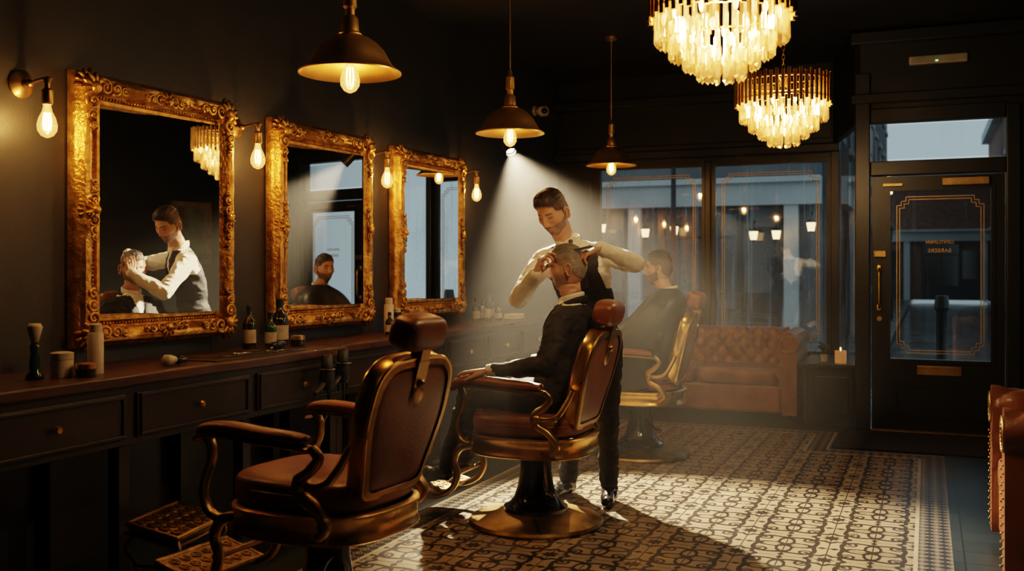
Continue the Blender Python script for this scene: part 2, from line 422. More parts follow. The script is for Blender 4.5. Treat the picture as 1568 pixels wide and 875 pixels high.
def quad_wall(name,p0,p1,z0,z1,th,mat):
    p0=Vector((p0[0],p0[1],0));p1=Vector((p1[0],p1[1],0)); d=(p1-p0).normalized(); n=Vector((-d.y,d.x,0))*th
    v=[]; 
    for z in (z0,z1):
        for q in (p0,p1,p1+n,p0+n): v.append((q.x,q.y,z))
    return mobj(name,v,[(0,3,2,1),(4,5,6,7),(0,1,5,4),(1,2,6,5),(2,3,7,6),(3,0,4,7)],mat)
R0=(2.85,YB); R1=(3.13,YD+.02)
quad_wall('wall_return_lower',R0,R1,0,.5,-.06,PAINTW)
quad_wall('wall_return_upper',R0,R1,2.55,H,-.06,PAINTW)
quad_wall('window_3',(2.86,YB-.03),(3.115,YD+.10),.5,2.55,-.008,WGLASS)
simple('window_ledge',[(2.62,3.08,8.90,9.83,.49,.53)],PAINTW,.006)
simple('trim_ledge_panel',[(2.68,3.06,8.94,8.97,0,.49),(2.64,2.68,8.94,9.82,0,.49),(2.74,3.02,8.92,8.94,.1,.42)],PAINTW,.006)
LINEG=pmat('gold_leaf_line',(.80,.55,.22),.45,.4,nscale=30)
def window(name,x0,x1,z0,z1,y,fr=.045):
    r=empty(name,((x0+x1)/2,y,z0))
    g=G()
    for b in [(x0,x0+fr,y-.03,y+.05,z0,z1),(x1-fr,x1,y-.03,y+.05,z0,z1),(x0+fr,x1-fr,y-.03,y+.05,z0,z0+fr),(x0+fr,x1-fr,y-.03,y+.05,z1-fr,z1)]: g.add(boxg(*b))
    g.obj('frame',PAINTW,parent=r)
    box('pane',(x0+fr,x1-fr,y+.005,y+.013,z0+fr,z1-fr),WGLASS,parent=r)
    goldline(r,x0+fr+.07,x1-fr-.07,z0+fr+.10,z1-fr-.08,y+.0)
    return r
def goldline(r,x0,x1,z0,z1,y,c=.07,w=.006):
    for k,(e) in enumerate((0,.022)):
        a,b,p,q=x0+e,x1-e,z0+e,z1-e
        P=[(a+c,p),(b-c,p),(b-c,p+c*.5),(b-c*.5,p+c*.5),(b-c*.5,p+c),(b,p+c),(b,q-c),(b-c*.5,q-c),(b-c*.5,q-c*.5),(b-c,q-c*.5),(b-c,q),(a+c,q),(a+c,q-c*.5),(a+c*.5,q-c*.5),(a+c*.5,q-c),(a,q-c),(a,p+c),(a+c*.5,p+c),(a+c*.5,p+c*.5),(a+c,p+c*.5)]
        g=G()
        for i in range(len(P)):
            s,t=P[i],P[(i+1)%len(P)]
            g.add(boxg(min(s[0],t[0])-w/2,max(s[0],t[0])+w/2,y+.001,y+.004,min(s[1],t[1])-w/2,max(s[1],t[1])+w/2))
        g.obj('gold_line_%d'%k,LINEG,parent=r)
window('window_1',WX0,WM-.02,WZ0,WZ1,YB)
window('window_2',WM+.02,WX1,WZ0,WZ1,YB)
simple('trim_mullions',[(WM-.03,WM+.03,YB-.06,YB+.06,WZ0,WZ1),(WX1,WX1+.08,YB-.08,YB+.1,0,H),(3.08,DX0,YD-.06,YD+.1,0,H-.35),(DX1,DX1+.1,YD-.06,YD+.1,0,2.66),(DX0,DX1,YD-.04,YD+.08,2.12,2.24),(DX0,DX1,YD-.04,YD+.08,2.56,2.68)],PAINTW,.008)
simple('trim_cornice',[(0,WX1+.08,YB-.14,YB,2.46,2.54),(0,WX1+.06,YB-.09,YB,2.54,2.60),(0,WX1+.08,YB-.16,YB,3.0,3.08),(3.05,XR,YD-.1,YD,2.72,2.80),(3.05,XR,YD-.12,YD,H-.12,H-.02)],PAINTW,.01)
simple('trim_sill',[(0,WX1,YB-.16,YB-.001,WZ0-.06,WZ0-.02)],PAINTW,.006)
simple('trim_panelling',[(4.45,5.2,YD-.02,YD,.2,.95),(4.45,5.2,YD-.02,YD,1.15,2.4),(.1,WX0-.06,YB-.02,YB,.2,2.3)],PAINTW,.008)
simple('baseboard_back',[(DX1+.1,XR,YD-.025,YD,0,.16),(0,2.62,YB-.025,YB,0,.14)],PAINTW,.005)
simple('baseboard_right',[(XR-.025,XR,YN,YD,0,.16)],PAINTW,.005)
simple('window_4',[(DX0+.04,DX1-.02,YD+.01,YD+.018,2.26,2.54)],DGL)
def door():
    r=empty('door_1',((DX0+DX1)/2,YD,0)); g=G()
    x0,x1=DX0+.01,DX1-.01; y0,y1=YD-.01,YD+.04
    gx0,gx1=3.355,4.11; gz0,gz1=.60,1.99
    for b in [(x0,gx0,y0,y1,.015,2.11),(gx1,x1,y0,y1,.015,2.11),(gx0,gx1,y0,y1,gz1,2.11),(gx0,gx1,y0,y1,.015,gz0)]: g.add(boxg(*b))
    for b in [(gx0-.03,gx0,y0-.015,y0,gz0-.03,gz1+.03),(gx1,gx1+.03,y0-.015,y0,gz0-.03,gz1+.03),(gx0,gx1,y0-.015,y0,gz1,gz1+.03),(gx0,gx1,y0-.015,y0,gz0-.03,gz0),
              (gx0+.02,gx1-.02,y0-.012,y0,.12,.15),(gx0+.02,gx1-.02,y0-.012,y0,.37,.40),(gx0+.02,gx0+.05,y0-.012,y0,.15,.37),(gx1-.05,gx1-.02,y0-.012,y0,.15,.37)]: g.add(boxg(*b))
    g.obj('leaf',PAINTW,parent=r)
    box('glass',(gx0,gx1,YD+.012,YD+.02,gz0,gz1),DGL,parent=r)
    goldline(r,gx0+.05,gx1-.05,gz0+.05,gz1-.05,YD+.005)
    hx=3.27
    h=G(); h.add(sweep([(hx,y0-.0,1.02),(hx,y0-.05,1.05),(hx,y0-.055,1.2),(hx,y0-.05,1.32),(hx,y0,1.35)],.009,seg=8,up=(1,0,0)))
    h.add(superell((hx,y0-.005,1.02),(.022,.008,.03),nu=12,nv=8)); h.add(superell((hx,y0-.005,1.35),(.022,.008,.03),nu=12,nv=8))
    h.obj('pull_handle',BRASS,True,r)
    box('lock_case',(3.225,3.325,y0-.035,y0,1.44,1.50),BRASSD,.006,r)
    box('letterbox',(3.56,3.90,y0-.014,y0,.47,.55),BRASSD,.006,r)
    l=G(); l.add(lathe([(.02,0),(.02,.015)],16),Matrix.Translation((hx,y0,.93))@Matrix.Rotation(pi/2,4,'X')); l.obj('keyhole',BRASS,False,r)
    box('door_closer',(3.75,4.1,y0-.06,y0,2.02,2.09),BRASSD,.008,r)
    box('closer_arm',(3.3,3.45,y0-.04,y0,2.03,2.05),BRASSD,0,r)
    for t,z,s in (('GENTLEMEN',1.55,.038),('BARBERS',1.48,.045)):
        cu=bpy.data.curves.new('sign_lettering','FONT'); cu.body=t; cu.size=s; cu.align_x='CENTER'; cu.extrude=.001
        cu.materials.append(LINEG); o=link(bpy.data.objects.new('sign_lettering',cu)); o.location=((gx0+gx1)/2,YD+.009,z); o.rotation_euler=(pi/2,0,pi)
        adopt(r,[o])
door()
simple('door_threshold',[(DX0,DX1,YD-.05,YD+.1,0,.012)],BRASSD)
r=empty('emergency_exit_light',(3.72,YD-.05,3.05)); box('housing',(3.50,3.94,YD-.055,YD-.001,3.02,3.09),CERAM,.01,r); box('diffuser',(3.52,3.92,YD-.062,YD-.055,3.03,3.08),pmat('diffuser_plastic',(.5,.5,.42),.3),.002,r); box('indicator_led',(3.70,3.72,YD-.066,YD-.062,3.035,3.045),emat('green_led',(.2,1,.3),3),0,r)
r=empty('security_camera',(.05,9.3,2.95))
g=G(); g.add(lathe([(.05,0),(.05,.02),(.03,.03)],20),Matrix.Translation((.0,9.3,2.93))@Matrix.Rotation(pi/2,4,'Y')); g.add(capsule((.03,9.3,2.93),(.10,9.27,2.92),.02,.02)); g.obj('mount',CERAM,True,r,40)
g=G(); g.add(superell((.12,9.24,2.91),(.055,.06,.05),.7,.7)); g.obj('housing',CERAM,True,r); g=G(); g.add(superell((.15,9.19,2.905),(.03,.03,.03),1,1)); g.obj('lens',BLACK,True,r)
def picture(y,z,w,h,col):
    r=empty('framed_picture',(XR,y,z)); x=XR
    g=G()
    for b in [(x-.04,x-.001,y-w/2,y-w/2+.05,z-h/2,z+h/2),(x-.04,x-.001,y+w/2-.05,y+w/2,z-h/2,z+h/2),(x-.04,x-.001,y-w/2+.05,y+w/2-.05,z-h/2,z-h/2+.05),(x-.04,x-.001,y-w/2+.05,y+w/2-.05,z+h/2-.05,z+h/2)]: g.add(boxg(*b))
    g.obj('frame',BRASSD,parent=r)
    box('print',(x-.02,x-.002,y-w/2+.05,y+w/2-.05,z-h/2+.05,z+h/2-.05),pmat('art_print',col,.5,col2=(.05,.03,.02),nscale=4),0,r)
picture(4.75,1.75,.6,.8,(.16,.08,.04)); picture(3.2,1.75,.6,.8,(.2,.17,.12)); picture(7.8,1.75,.5,.7,(.12,.2,.18))
# ------------------------------------------------------------------ counter
def counter(name,y0,y1,xd,zt,nd,knobs=True):
    r=empty(name,(xd/2,(y0+y1)/2,0))
    box('top',(.002,xd+.03,y0,y1,zt-.045,zt),WOOD,.008,r)
    box('carcass',(.002,xd,y0+.02,y1-.02,zt-.30,zt-.045),CAB,.004,r)
    g=G()
    w=(y1-y0-.04)/nd
    for i in range(nd):
        a=y0+.02+i*w+.03; b=a+w-.06
        g.add(boxg(xd,xd+.015,a,b,zt-.27,zt-.08))
        for q in [(xd+.015,xd+.024,a+.015,b-.015,zt-.265,zt-.25),(xd+.015,xd+.024,a+.015,b-.015,zt-.10,zt-.085),(xd+.015,xd+.024,a+.015,a+.03,zt-.25,zt-.10),(xd+.015,xd+.024,b-.03,b-.015,zt-.25,zt-.10)]: g.add(boxg(*q))
    o=g.obj('drawer_fronts',CAB,parent=r); m=o.modifiers.new('b','BEVEL'); m.width=.003; m.segments=2
    k=G()
    for i in range(nd):
        c=y0+.02+(i+.5)*w
        k.add(lathe([(.006,0),(.006,.012),(.016,.018),(.018,.026),(.012,.034)],16),Matrix.Translation((xd+.015,c,zt-.175))@Matrix.Rotation(pi/2,4,'Y'))
    k.obj('drawer_knobs',BRASS,True,r,40)
    g=G()
    for i in range(nd+1):
        c=min(max(y0+.02+i*w,y0+.06),y1-.06); g.add(boxg(xd-.09,xd-.03,c-.03,c+.03,0,zt-.30)); g.add(boxg(.05,.1,c-.03,c+.03,0,zt-.30))
    g.add(boxg(.004,.03,y0+.03,y1-.03,.0,zt-.30))
    g.obj('legs_and_back_panel',CAB,parent=r)
counter('vanity_counter',1.6,4.94,.52,.90,4)
counter('vanity_counter',4.98,9.2,.46,.90,6)
simple('baseboard_left',[(0,.012,YN,1.55,0,.16)],PAINTW)
# ------------------------------------------------------------------ mirrors
def spiral(c,a0,r0,turns,sgn,w,hh,n=22):
    P=[]
    for i in range(n):
        t=i/(n-1); a=a0+sgn*turns*2*pi*t; r=r0*(1-.85*t)
        P.append((hh+.01*t,c[0]+r*math.cos(a),c[1]+r*math.sin(a)))
    return sweep(P,[w,w*.7],seg=6,up=(1,0,0),smoothp=False)
def mirror_parts():
    W,Hh=1.06,1.28; r=empty('gilt_wall_mirror',(0,0,0))
    prof=[(0,.0),(0,.035),(.012,.05),(.028,.05),(.036,.032),(.052,.030),(.066,.042),(.084,.078),(.104,.092),(.124,.086),(.132,.06),(.142,.055),(.152,.035),(.152,0)]
    fw=.152; corners=[(-1,-1),(1,-1),(1,1),(-1,1)]
    v=[];f=[]; seg=24
    path=[]
    for k in range(4):
        a=corners[k]; b=corners[(k+1)%4]
        for i in range(seg): path.append((a[0]+(b[0]-a[0])*i/seg,a[1]+(b[1]-a[1])*i/seg))
    for (sx,sz) in path:
        for (o,h) in prof:
            hw=W/2-fw+o; hz=Hh/2-fw+o
            yy=sx*hw; zz=sz*hz
            e=.0
            if .03<o<.14 : e=.006*noise.noise(Vector((yy*28,zz*28,o*30)))
            v.append((h+e,yy,zz))
    n=len(prof); m=len(path)
    for i in range(m):
        i2=(i+1)%m
        for j in range(n-1): f.append((i*n+j,i2*n+j,i2*n+j+1,i*n+j+1))
    mobj('frame',v,f,GOLD,True,r,50)
    g=G()
    hy,hz=W/2-.075,Hh/2-.075
    anchors=[(sy*hy,sz*hz,1.15,math.atan2(sz,sy)) for sy,sz in corners]+[(0,hz,.85,pi/2),(0,-hz,.85,-pi/2),(hy,0,.85,0),(-hy,0,.85,pi)]
    for (ay,az,s,ang) in anchors:
        corner=abs(ay)>.1 and abs(az)>.1
        for sg in (1,-1):
            for k,(dd,rr) in enumerate(((.055,.036),(.110,.027),(.155,.020))):
                if corner:
                    if sg==1: c=(ay-math.copysign(dd*s,ay),az+math.copysign(.010,az))
                    else: c=(ay+math.copysign(.010,ay),az-math.copysign(dd*s,az))
                else:
                    c=(ay+sg*dd*s*abs(math.sin(ang)),az+sg*dd*s*abs(math.cos(ang)))
                g.add(spiral(c,ang+k*1.7,rr*s,1.35,sg*(1 if k%2 else -1),.0080*s,.088))
                g.add(superell((.092,c[0],c[1]),(.012,.010*s,.010*s),1,1,8,6))
            for k in range(3):
                a=ang+sg*(.35+.55*k); L=.052*s
                M=Matrix.Rotation(a,3,'X')
                cc=(.09,ay+math.cos(a)*.032*s,az+math.sin(a)*.032*s)
                g.add(superell(cc,(.016,L*.62,.012*s),1,1,10,8,M))
        g.add(superell((.10,ay,az),(.022,.026*s,.026*s),1,1,14,10))
        for k in range(5):
            a=ang+(k-2)*.38; M=Matrix.Rotation(a,3,'X')
            g.add(superell((.06,ay+math.cos(a)*.056*s,az+math.sin(a)*.056*s),(.02,.027*s,.010*s),1,1,8,6,M))
    iy,iz=W/2-fw+.044,Hh/2-fw+.044
    for k in range(44):
        t=-1+2*(k+.5)/44
        for sg in (1,-1):
            g.add(superell((.036,t*iy,sg*iz),(.008,.008,.008),1,1,6,4))
    for k in range(54):
        t=-1+2*(k+.5)/54
        for sg in (1,-1): g.add(superell((.036,sg*iy,t*iz),(.008,.008,.008),1,1,6,4))
    g.obj('carved_ornament',GOLD,True,r)
    gw,gh=W/2-fw+.01,Hh/2-fw+.01; an=math.tan(math.radians(5.6))
    x0=.048
    mobj('glass',[(x0-an*gw+.004,-gw,-gh),(x0+an*gw-.003,gw,-gh),(x0+an*gw-.003,gw,gh),(x0-an*gw+.004,-gw,gh)],[(0,1,2,3)],MIRR,False,r)
    return r
MZ=math.radians(-2.2)
m0=mirror_parts(); 
m0.location=(.028,3.95,1.62); m0.rotation_euler=(0,0,MZ); clone(m0,(.028,5.43,1.61),MZ); clone(m0,(.028,6.90,1.61),MZ)
# ------------------------------------------------------------------ lamps
def pl(name,loc,power,col,rad,root):
    l=bpy.data.lights.new(name,'POINT'); l.energy=power; l.color=col; l.shadow_soft_size=rad
    o=link(bpy.data.objects.new(name,l)); o.location=loc; adopt(root,[o]); return o
BP=[(.013,.0),(.014,-.012),(.018,-.03),(.030,-.055),(.036,-.080),(.034,-.102),(.022,-.120),(.006,-.128)]
def bulb(root,c,s=1.,power=8,col=(1,.56,.22)):
    g=G(); g.add(lathe([(r_*s,z*s) for r_,z in BP],20,c)); g.obj('bulb_glass',BULBG,True,root)
    f=G()
    for k in range(6):
        a=k*pi/3; x,y=c[0]+.011*s*math.cos(a),c[1]+.011*s*math.sin(a)
        f.add(sweep([(x,y,c[2]-.035*s),(x+.004*math.cos(a),y+.004*math.sin(a),c[2]-.07*s),(x,y,c[2]-.10*s)],.0022*s,seg=5,up=(1,0,0),k=2))
    f.obj('filament',FIL,False,root)
    pl('bulb_light',(c[0],c[1],c[2]-.065*s),power,col,.018,root)
def sconce(y,z):
    r=empty('wall_sconce',(.0,y,z)); g=G()
    g.add(lathe([(.062,0),(.062,.008),(.05,.018),(.02,.028),(.012,.045)],28),Matrix.Translation((.001,y,z))@Matrix.Rotation(pi/2,4,'Y'))
    g.add(superell((.055,y,z),(.018,.018,.018),1,1,14,10))
    g.add(sweep([(.05,y,z),(.12,y-.005,z+.01),(.165,y-.01,z+.012),(.17,y-.01,z+.0)],.0075,seg=8,up=(0,1,0)))
    g.add(lathe([(.008,.02),(.022,.012),(.012,-.01),(.012,-.03),(.024,-.04),(.024,-.09),(.02,-.10)],20,(.17,y-.01,z)))
    g.obj('arm_and_socket',BRASSD,True,r,40)
    bulb(r,(.17,y-.01,z-.095),1.15,24)
for y in (3.17,4.62,6.07,7.56): sconce(y,2.15)
def pendant(x,y,z,power=20):
    r=empty('brass_pendant_lamp',(x,y,z)); g=G()
    shade=[(.044,.150),(.060,.146),(.085,.136),(.115,.115),(.143,.085),(.162,.052),(.178,.024),(.200,.004),(.215,-.006),(.215,-.012),(.198,-.003),(.174,.018),(.157,.048),(.138,.080),(.110,.109),(.08,.128),(.04,.14)]
    v,f=lathe(shade,48,(x,y,z)); f=f[:-2]; g.add((v,f)); g.obj('shade',SHADE,True,r,50)
    g=G(); g.add(lathe([(.004,.39),(.012,.38),(.016,.35),(.026,.34),(.029,.27),(.020,.26),(.020,.235),(.034,.22),(.038,.165),(.050,.155),(.044,.14)],24,(x,y,z)))
    g.add(lathe([(.022,.13),(.022,.06),(.016,.045)],20,(x,y,z)))
    g.add(lathe([(.004,H-z),(.004,.38)],8,(x,y,z))); g.add(lathe([(.055,H-z-.001),(.055,H-z-.02),(.02,H-z-.03)],24,(x,y,z)))
    g.obj('stem_and_canopy',SHADE,True,r,40)
    bulb(r,(x,y,z+.055),1.15,power)
pendant(1.40,3.60,2.18,38); pendant(1.24,5.72,2.20,28); pendant(1.14,8.20,2.24,34)
def chandelier(x,y,zb,power=75):
    r=empty('crystal_chandelier',(x,y,zb)); R=.29
    g=G(); zt=zb+.44
    n=52
    for i in range(n):
        a=2*pi*i/n; px,py=x+R*math.cos(a),y+R*math.sin(a); o=.012*(i%2)
        g.add(lathe([(.011,zt-.17-o),(.011,zt+o)],8,(px,py,0)))
    for zz in (-.03,-.14): g.add(sweep([(x+R*.96*math.cos(2*pi*i/24),y+R*.96*math.sin(2*pi*i/24),zt+zz) for i in range(24)],.006,seg=6,closed=True,up=(0,0,1),k=2))
    g.obj('brass_tube_ring',BRASS,True,r,40)
    g=G()
    for i in range(4):
        a=i*pi/2; g.add(capsule((x,y,zt-.03),(x+R*.95*math.cos(a),y+R*.95*math.sin(a),zt-.03),.005,.005,6))
    g.add(lathe([(.02,zt-.05),(.03,zt),(.012,zt+.03)],16,(x,y,0)))
    nl=int((H-zt-.05)/.03)
    for k in range(nl):
        zc=zt+.04+k*.03; pts=[(x+(.009*math.cos(t) if k%2 else 0),y+(0 if k%2 else .009*math.cos(t)),zc+.018*math.sin(t)) for t in [2*pi*q/8 for q in range(8)]]
        g.add(sweep(pts,.0025,seg=5,closed=True,up=(1,0,0) if not k%2 else (0,1,0),k=1))
    g.add(lathe([(.05,H-.001),(.05,H-.015),(.015,H-.03)],20,(x,y,0)))
    g.obj('chain_and_frame',BRASSD,True,r,40)
    g=G(); rnd=random.Random(3)
    tiers=[(.262,zt-.13,.15,42),(.205,zt-.19,.15,34),(.148,zt-.245,.14,25),(.09,zt-.29,.14,16),(.035,zt-.32,.12,6)]
    for (tr,z1,L,cnt) in tiers:
        for i in range(cnt):
            a=2*pi*(i+rnd.random()*.2)/cnt; px,py=x+tr*math.cos(a),y+tr*math.sin(a)
            M=Matrix.Translation((px,py,z1))@Matrix.Rotation(a+rnd.uniform(-.4,.4),4,'Z')
            w=.0125
            v=[(0,0,0),(w*.6,w*.5,-.01),(-w*.6,w*.5,-.01),(-w*.6,-w*.5,-.01),(w*.6,-w*.5,-.01),(w*.8,w*.55,-L*.9),(-w*.8,w*.55,-L*.9),(-w*.8,-w*.55,-L*.9),(w*.8,-w*.55,-L*.9),(0,0,-L)]
            f=[(0,1,2),(0,2,3),(0,3,4),(0,4,1),(1,5,6,2),(2,6,7,3),(3,7,8,4),(4,8,5,1),(5,9,6),(6,9,7),(7,9,8),(8,9,5)]
            g.add((v,f),M)
    g.obj('crystal_prisms',CRYS,False,r)
    g=G()
    for tr,z1 in ((.232,zt-.17),(.175,zt-.23),(.12,zt-.28),(.06,zt-.33)):
        n2=max(4,int(tr*50))
        for i in range(n2):
            a=2*pi*i/n2; g.add(superell((x+tr*math.cos(a),y+tr*math.sin(a),z1),(.010,.010,.026),1,1,8,6))
    g.obj('candle_bulbs',CANDLEB,True,r)
    pl('chandelier_light',(x,y,zt-.20),power,(1,.70,.38),.06,r)
chandelier(2.865,4.07,2.10,78); chandelier(2.81,6.39,2.10,48)
# spotlight
SP=Vector((.95,6.42,2.17)); TG=Vector((2.42,5.02,0))
r=empty('ceiling_spotlight',SP); d=(TG-SP).normalized(); q=d.to_track_quat('-Z','Y')
g=G(); M=Matrix.Translation(SP)@q.to_matrix().to_4x4()
v,f=lathe([(.036,-.015),(.042,-.015),(.042,.09),(.03,.10)],24); g.add((v,f[:-2]+[f[-1]]),M)
g.add(lathe([(.008,SP.z+.06),(.008,H-.03),(.04,H-.02),(.04,H-.001)],14,(SP.x,SP.y,0)))
g.obj('can_and_rod',BLKP,True,r,40)
g=G(); g.add(lathe([(.0335,.02),(.0335,.024)],20),M); g.obj('lens',emat('spot_lens_glow',(1,.85,.6),60),False,r)
l=bpy.data.lights.new('spot_beam','SPOT'); l.energy=2300; l.color=(1,.80,.52); l.spot_size=math.radians(62); l.spot_blend=.6; l.shadow_soft_size=.03
o=link(bpy.data.objects.new('spot_beam',l)); o.matrix_basis=Matrix.Translation(SP+d*.02)@q.to_matrix().to_4x4(); adopt(r,[o])
def haze():
    m,nt,out=newmat('light_haze'); vs=N(nt,'ShaderNodeVolumeScatter'); vs.inputs['Density'].default_value=.017; vs.inputs['Anisotropy'].default_value=.3; vs.inputs[0].default_value=(1,.95,.88,1)
    nt.links.new(vs.outputs[0],out.inputs['Volume'])
    K,A=8,40; ax=d; u=ax.orthogonal().normalized(); w=ax.cross(u); ap=SP-ax*.0
    lo=Vector((.012,.5,.004)); hi=Vector((XR-.02,9.6,H-.02)); v=[ap]; f=[]
    def end(dr,L=3.0):
        t=L
        for i in range(3):
            if dr[i]>1e-5: t=min(t,(hi[i]-ap[i])/dr[i])
            elif dr[i]<-1e-5: t=min(t,(lo[i]-ap[i])/dr[i])
        return ap+dr*t
    v.append(end(ax))
    for k in range(1,K+1):
        th=math.radians(34)*k/K
        for i in range(A):
            a=2*pi*i/A; v.append(end(ax*math.cos(th)+(u*math.cos(a)+w*math.sin(a))*math.sin(th)))
    for i in range(A):
        i2=(i+1)%A; f.append((1,2+i,2+i2)); f.append((0,2+(K-1)*A+i2,2+(K-1)*A+i))
        for k in range(K-1): f.append((2+k*A+i,2+(k+1)*A+i,2+(k+1)*A+i2,2+k*A+i2))
    mobj('light_haze',v,f,m)
haze()
# ------------------------------------------------------------------ barber chair (faces -x)
def scrollplate(g,M,nx,ny,dx,dy,z=.009):
    for k in range(nx):
        for j in range(ny):
            for sg in (1,-1):
                c=((k-(nx-1)/2)*dx,(j-(ny-1)/2)*dy)
                P=[(c[0]+.024*(1-.8*t)*math.cos(sg*t*8),c[1]+.024*(1-.8*t)*math.sin(sg*t*8),z) for t in [q/12 for q in range(13)]]
                g.add(sweep(P,.004,seg=5,up=(0,0,1),smoothp=False),M)
def barber_chair(leath):
    r=empty('barber_chair')
    g=G(); g.add(lathe([(.352,0),(.358,.012),(.350,.026),(.31,.040),(.24,.055),(.19,.066),(.17,.072)],56)); g.obj('base_disc',BRASSD,True,r,40)
    g=G(); g.add(lathe([(.172,.071),(.17,.09),(.14,.105),(.115,.14),(.095,.20),(.084,.27),(.082,.335),(.10,.345),(.10,.365),(.07,.37),(.07,.40)],40)); g.obj('column',BLACK,True,r,35)
    g=G(); g.add(sweep([(.06,-.05,.28),(.10,-.15,.275),(.15,-.25,.235),(.19,-.31,.23)],.0075,seg=8,up=(0,0,1))); g.add(capsule((.18,-.30,.23),(.235,-.36,.235),.011,.009,10)); g.obj('pump_lever',CHROME,True,r)
    def ringpath(rx,ry,n=48,e=.72):
        P=[]
        for i in range(n):
            a=2*pi*i/n; c,s=math.cos(a),math.sin(a); P.append((rx*math.copysign(abs(c)**e,c),ry*math.copysign(abs(s)**e,s)))
        return P
    prof=[(-.018,.0),(0,0),(.008,.006),(.006,.018),(0,.026),(0,.078),(.007,.086),(.008,.098),(0,.104),(-.018,.104)]
    R=ringpath(.315,.305); v=[];f=[]; n=len(R); m=len(prof)
    for (px,py) in R:
        L=math.hypot(px,py)
        for o,z in prof: v.append((px*(1+o/L),py*(1+o/L),.385+z))
    for i in range(n):
        i2=(i+1)%n
        for j in range(m): j2=(j+1)%m; f.append((i*m+j,i2*m+j,i2*m+j2,i*m+j2))
    mobj('seat_ring',v,f,BRASS,True,r,45)
    g=G(); g.add(superell((0,0,.40),(.30,.29,.018),.3,.7,48,8)); g.obj('seat_pan',BLKP,True,r)
    v,f=superell((-.01,0,.54),(.30,.275,.068),.42,.62,64,24); v=[(p[0],p[1],p[2]-(.022*math.exp(-((p[0])**2+(p[1])**2)/.02) if p[2]>.55 else 0)) for p in v]
    g=G(); g.add((v,f)); g.obj('seat_cushion',leath,True,r)
    g=G(); g.add(sweep([(a*1.01,b*1.01,.548) for a,b in ringpath(.288,.272,32,.66)],.006,seg=6,closed=True,up=(0,0,1),k=2)); g.obj('seat_piping',leath,True,r)
    for sy,nm in ((-1,'near'),(1,'far')):
        y=sy*.315
        g=G()
        g.add(sweep([(-.325,y,.745),(-.30,y,.768),(-.20,y,.778),(-.05,y,.768),(.08,y,.762),(.15,y,.758)],[.026,.038,.042,.040,.038,.03],[.014,.023,.024,.023,.022,.016],seg=16,up=(0,1,0),sq=.8))
        g.obj('arm_pad_'+nm,leath,True,r)
        g=G()
        g.add(sweep([(-.335,y,.725),(-.31,y,.745),(-.20,y,.752),(-.05,y,.742),(.10,y,.735),(.17,y,.728)],[.032,.044,.046,.044,.04,.03],[.009,.010],seg=10,up=(0,1,0),sq=.6))
        g.add(sweep([(-.24,y,.45),(-.29,y,.47),(-.315,y,.53),(-.305,y,.59),(-.28,y,.645),(-.275,y,.70),(-.30,y,.745)],[.022,.020,.018,.018,.020,.024],[.014,.012],seg=10,up=(0,1,0),sq=.6))
        g.add(sweep([(.17,y,.735),(.20,y,.70),(.165,y,.655),(.12,y,.62),(.13,y,.565),(.19,y,.53),(.235,y,.47),(.20,y,.43)],[.018,.02,.024,.028,.028,.024,.02],[.014,.018,.02,.018,.016],seg=10,up=(0,1,0),sq=.6))
        g.add(sweep([(.15,y,.60),(.19,y,.60),(.24,y,.62),(.275,y*.92,.68),(.30,y*.85,.74)],[.018,.014],[.016,.013],seg=10,up=(0,1,0),sq=.7))
        g.add(superell((.13,y-sy*-.018,.60),(.022,.014,.022),1,1,14,8))
        g.add(lathe([(.018,-.012),(.018,.012)],14),Matrix.Translation((.22,y,.47))@Matrix.Rotation(pi/2,4,'X'))
        g.obj('arm_frame_'+nm,BRASSD,True,r,50)
    Mb=Matrix.Translation((.255,0,.545))@Matrix.Rotation(math.radians(15),4,'Y')
    w0,w1,h=.195,.245,.50
    base=[(-w0*.6,0),(w0*.6,0),(w0*.92,.02),(w0,.07),(w1*.985,h*.5),(w1,h*.72),(w1*.93,h*.88),(w1*.70,h*.975),(w1*.35,h),(-w1*.35,h),(-w1*.70,h*.975),(-w1*.93,h*.88),(-w1,h*.72),(-w1*.985,h*.5),(-w0,.07),(-w0*.92,.02)]
    OL=crom([(0,a,b) for a,b in base],4,True)
    cen=Vector((0,0,.25))
    v=[];f=[]; n=len(OL)
    for p in OL:
        dd=(p-cen).normalized()
        for off,xx in ((0,-.036),(.010,-.036),(.014,-.028),(.010,-.018),(.010,.018),(.014,.028),(.010,.036),(0,.036)):
            v.append(p+dd*off+Vector((xx,0,0)))
    for i in range(n):
        i2=(i+1)%n
        for j in range(8): j2=(j+1)%8; f.append((i*8+j,i2*8+j,i2*8+j2,i*8+j2))
    g=G(); g.add((v,f),Mb); g.obj('back_frame',BRASS,True,r,40)
    v=[];f=[]
    for p in OL:
        dd=p-cen; v.append(p+Vector((.037,0,0))); v.append(cen+dd*.92+Vector((.040,0,0)))
    for i in range(n): i2=(i+1)%n; f.append((2*i,2*i2,2*i2+1,2*i+1))
    g=G(); g.add((v,f),Mb); g.obj('back_rim',BRASSD,True,r)
    for nm,sg,dep,sc in (('back_cushion',-1,.05,.99),('back_panel',1,.016,.93)):
        v=[];f=[]; K=10
        for k in range(K+1):
            t=k/K
            for p in OL:
                dd=(p-cen)*sc*(1-t); bul=dep*(1-(1-t)**3)**.6 if t>0 else 0
                v.append(cen+dd+Vector((sg*(.030+bul),0,0)))
        for k in range(K):
            for i in range(n): i2=(i+1)%n; f.append((k*n+i,k*n+i2,(k+1)*n+i2,(k+1)*n+i) if sg<0 else (k*n+i2,k*n+i,(k+1)*n+i,(k+1)*n+i2))
        g=G(); g.add((v,f),Mb); g.obj(nm,leath,True,r)
    g=G()
    g.add(boxg(.030,.048,-.035,.035,.36,.50),Mb); g.add(superell((.045,0,.37),(.012,.045,.045),1,1,16,10),Mb); g.add(boxg(.0,.046,-.028,.028,.48,.545),Mb)
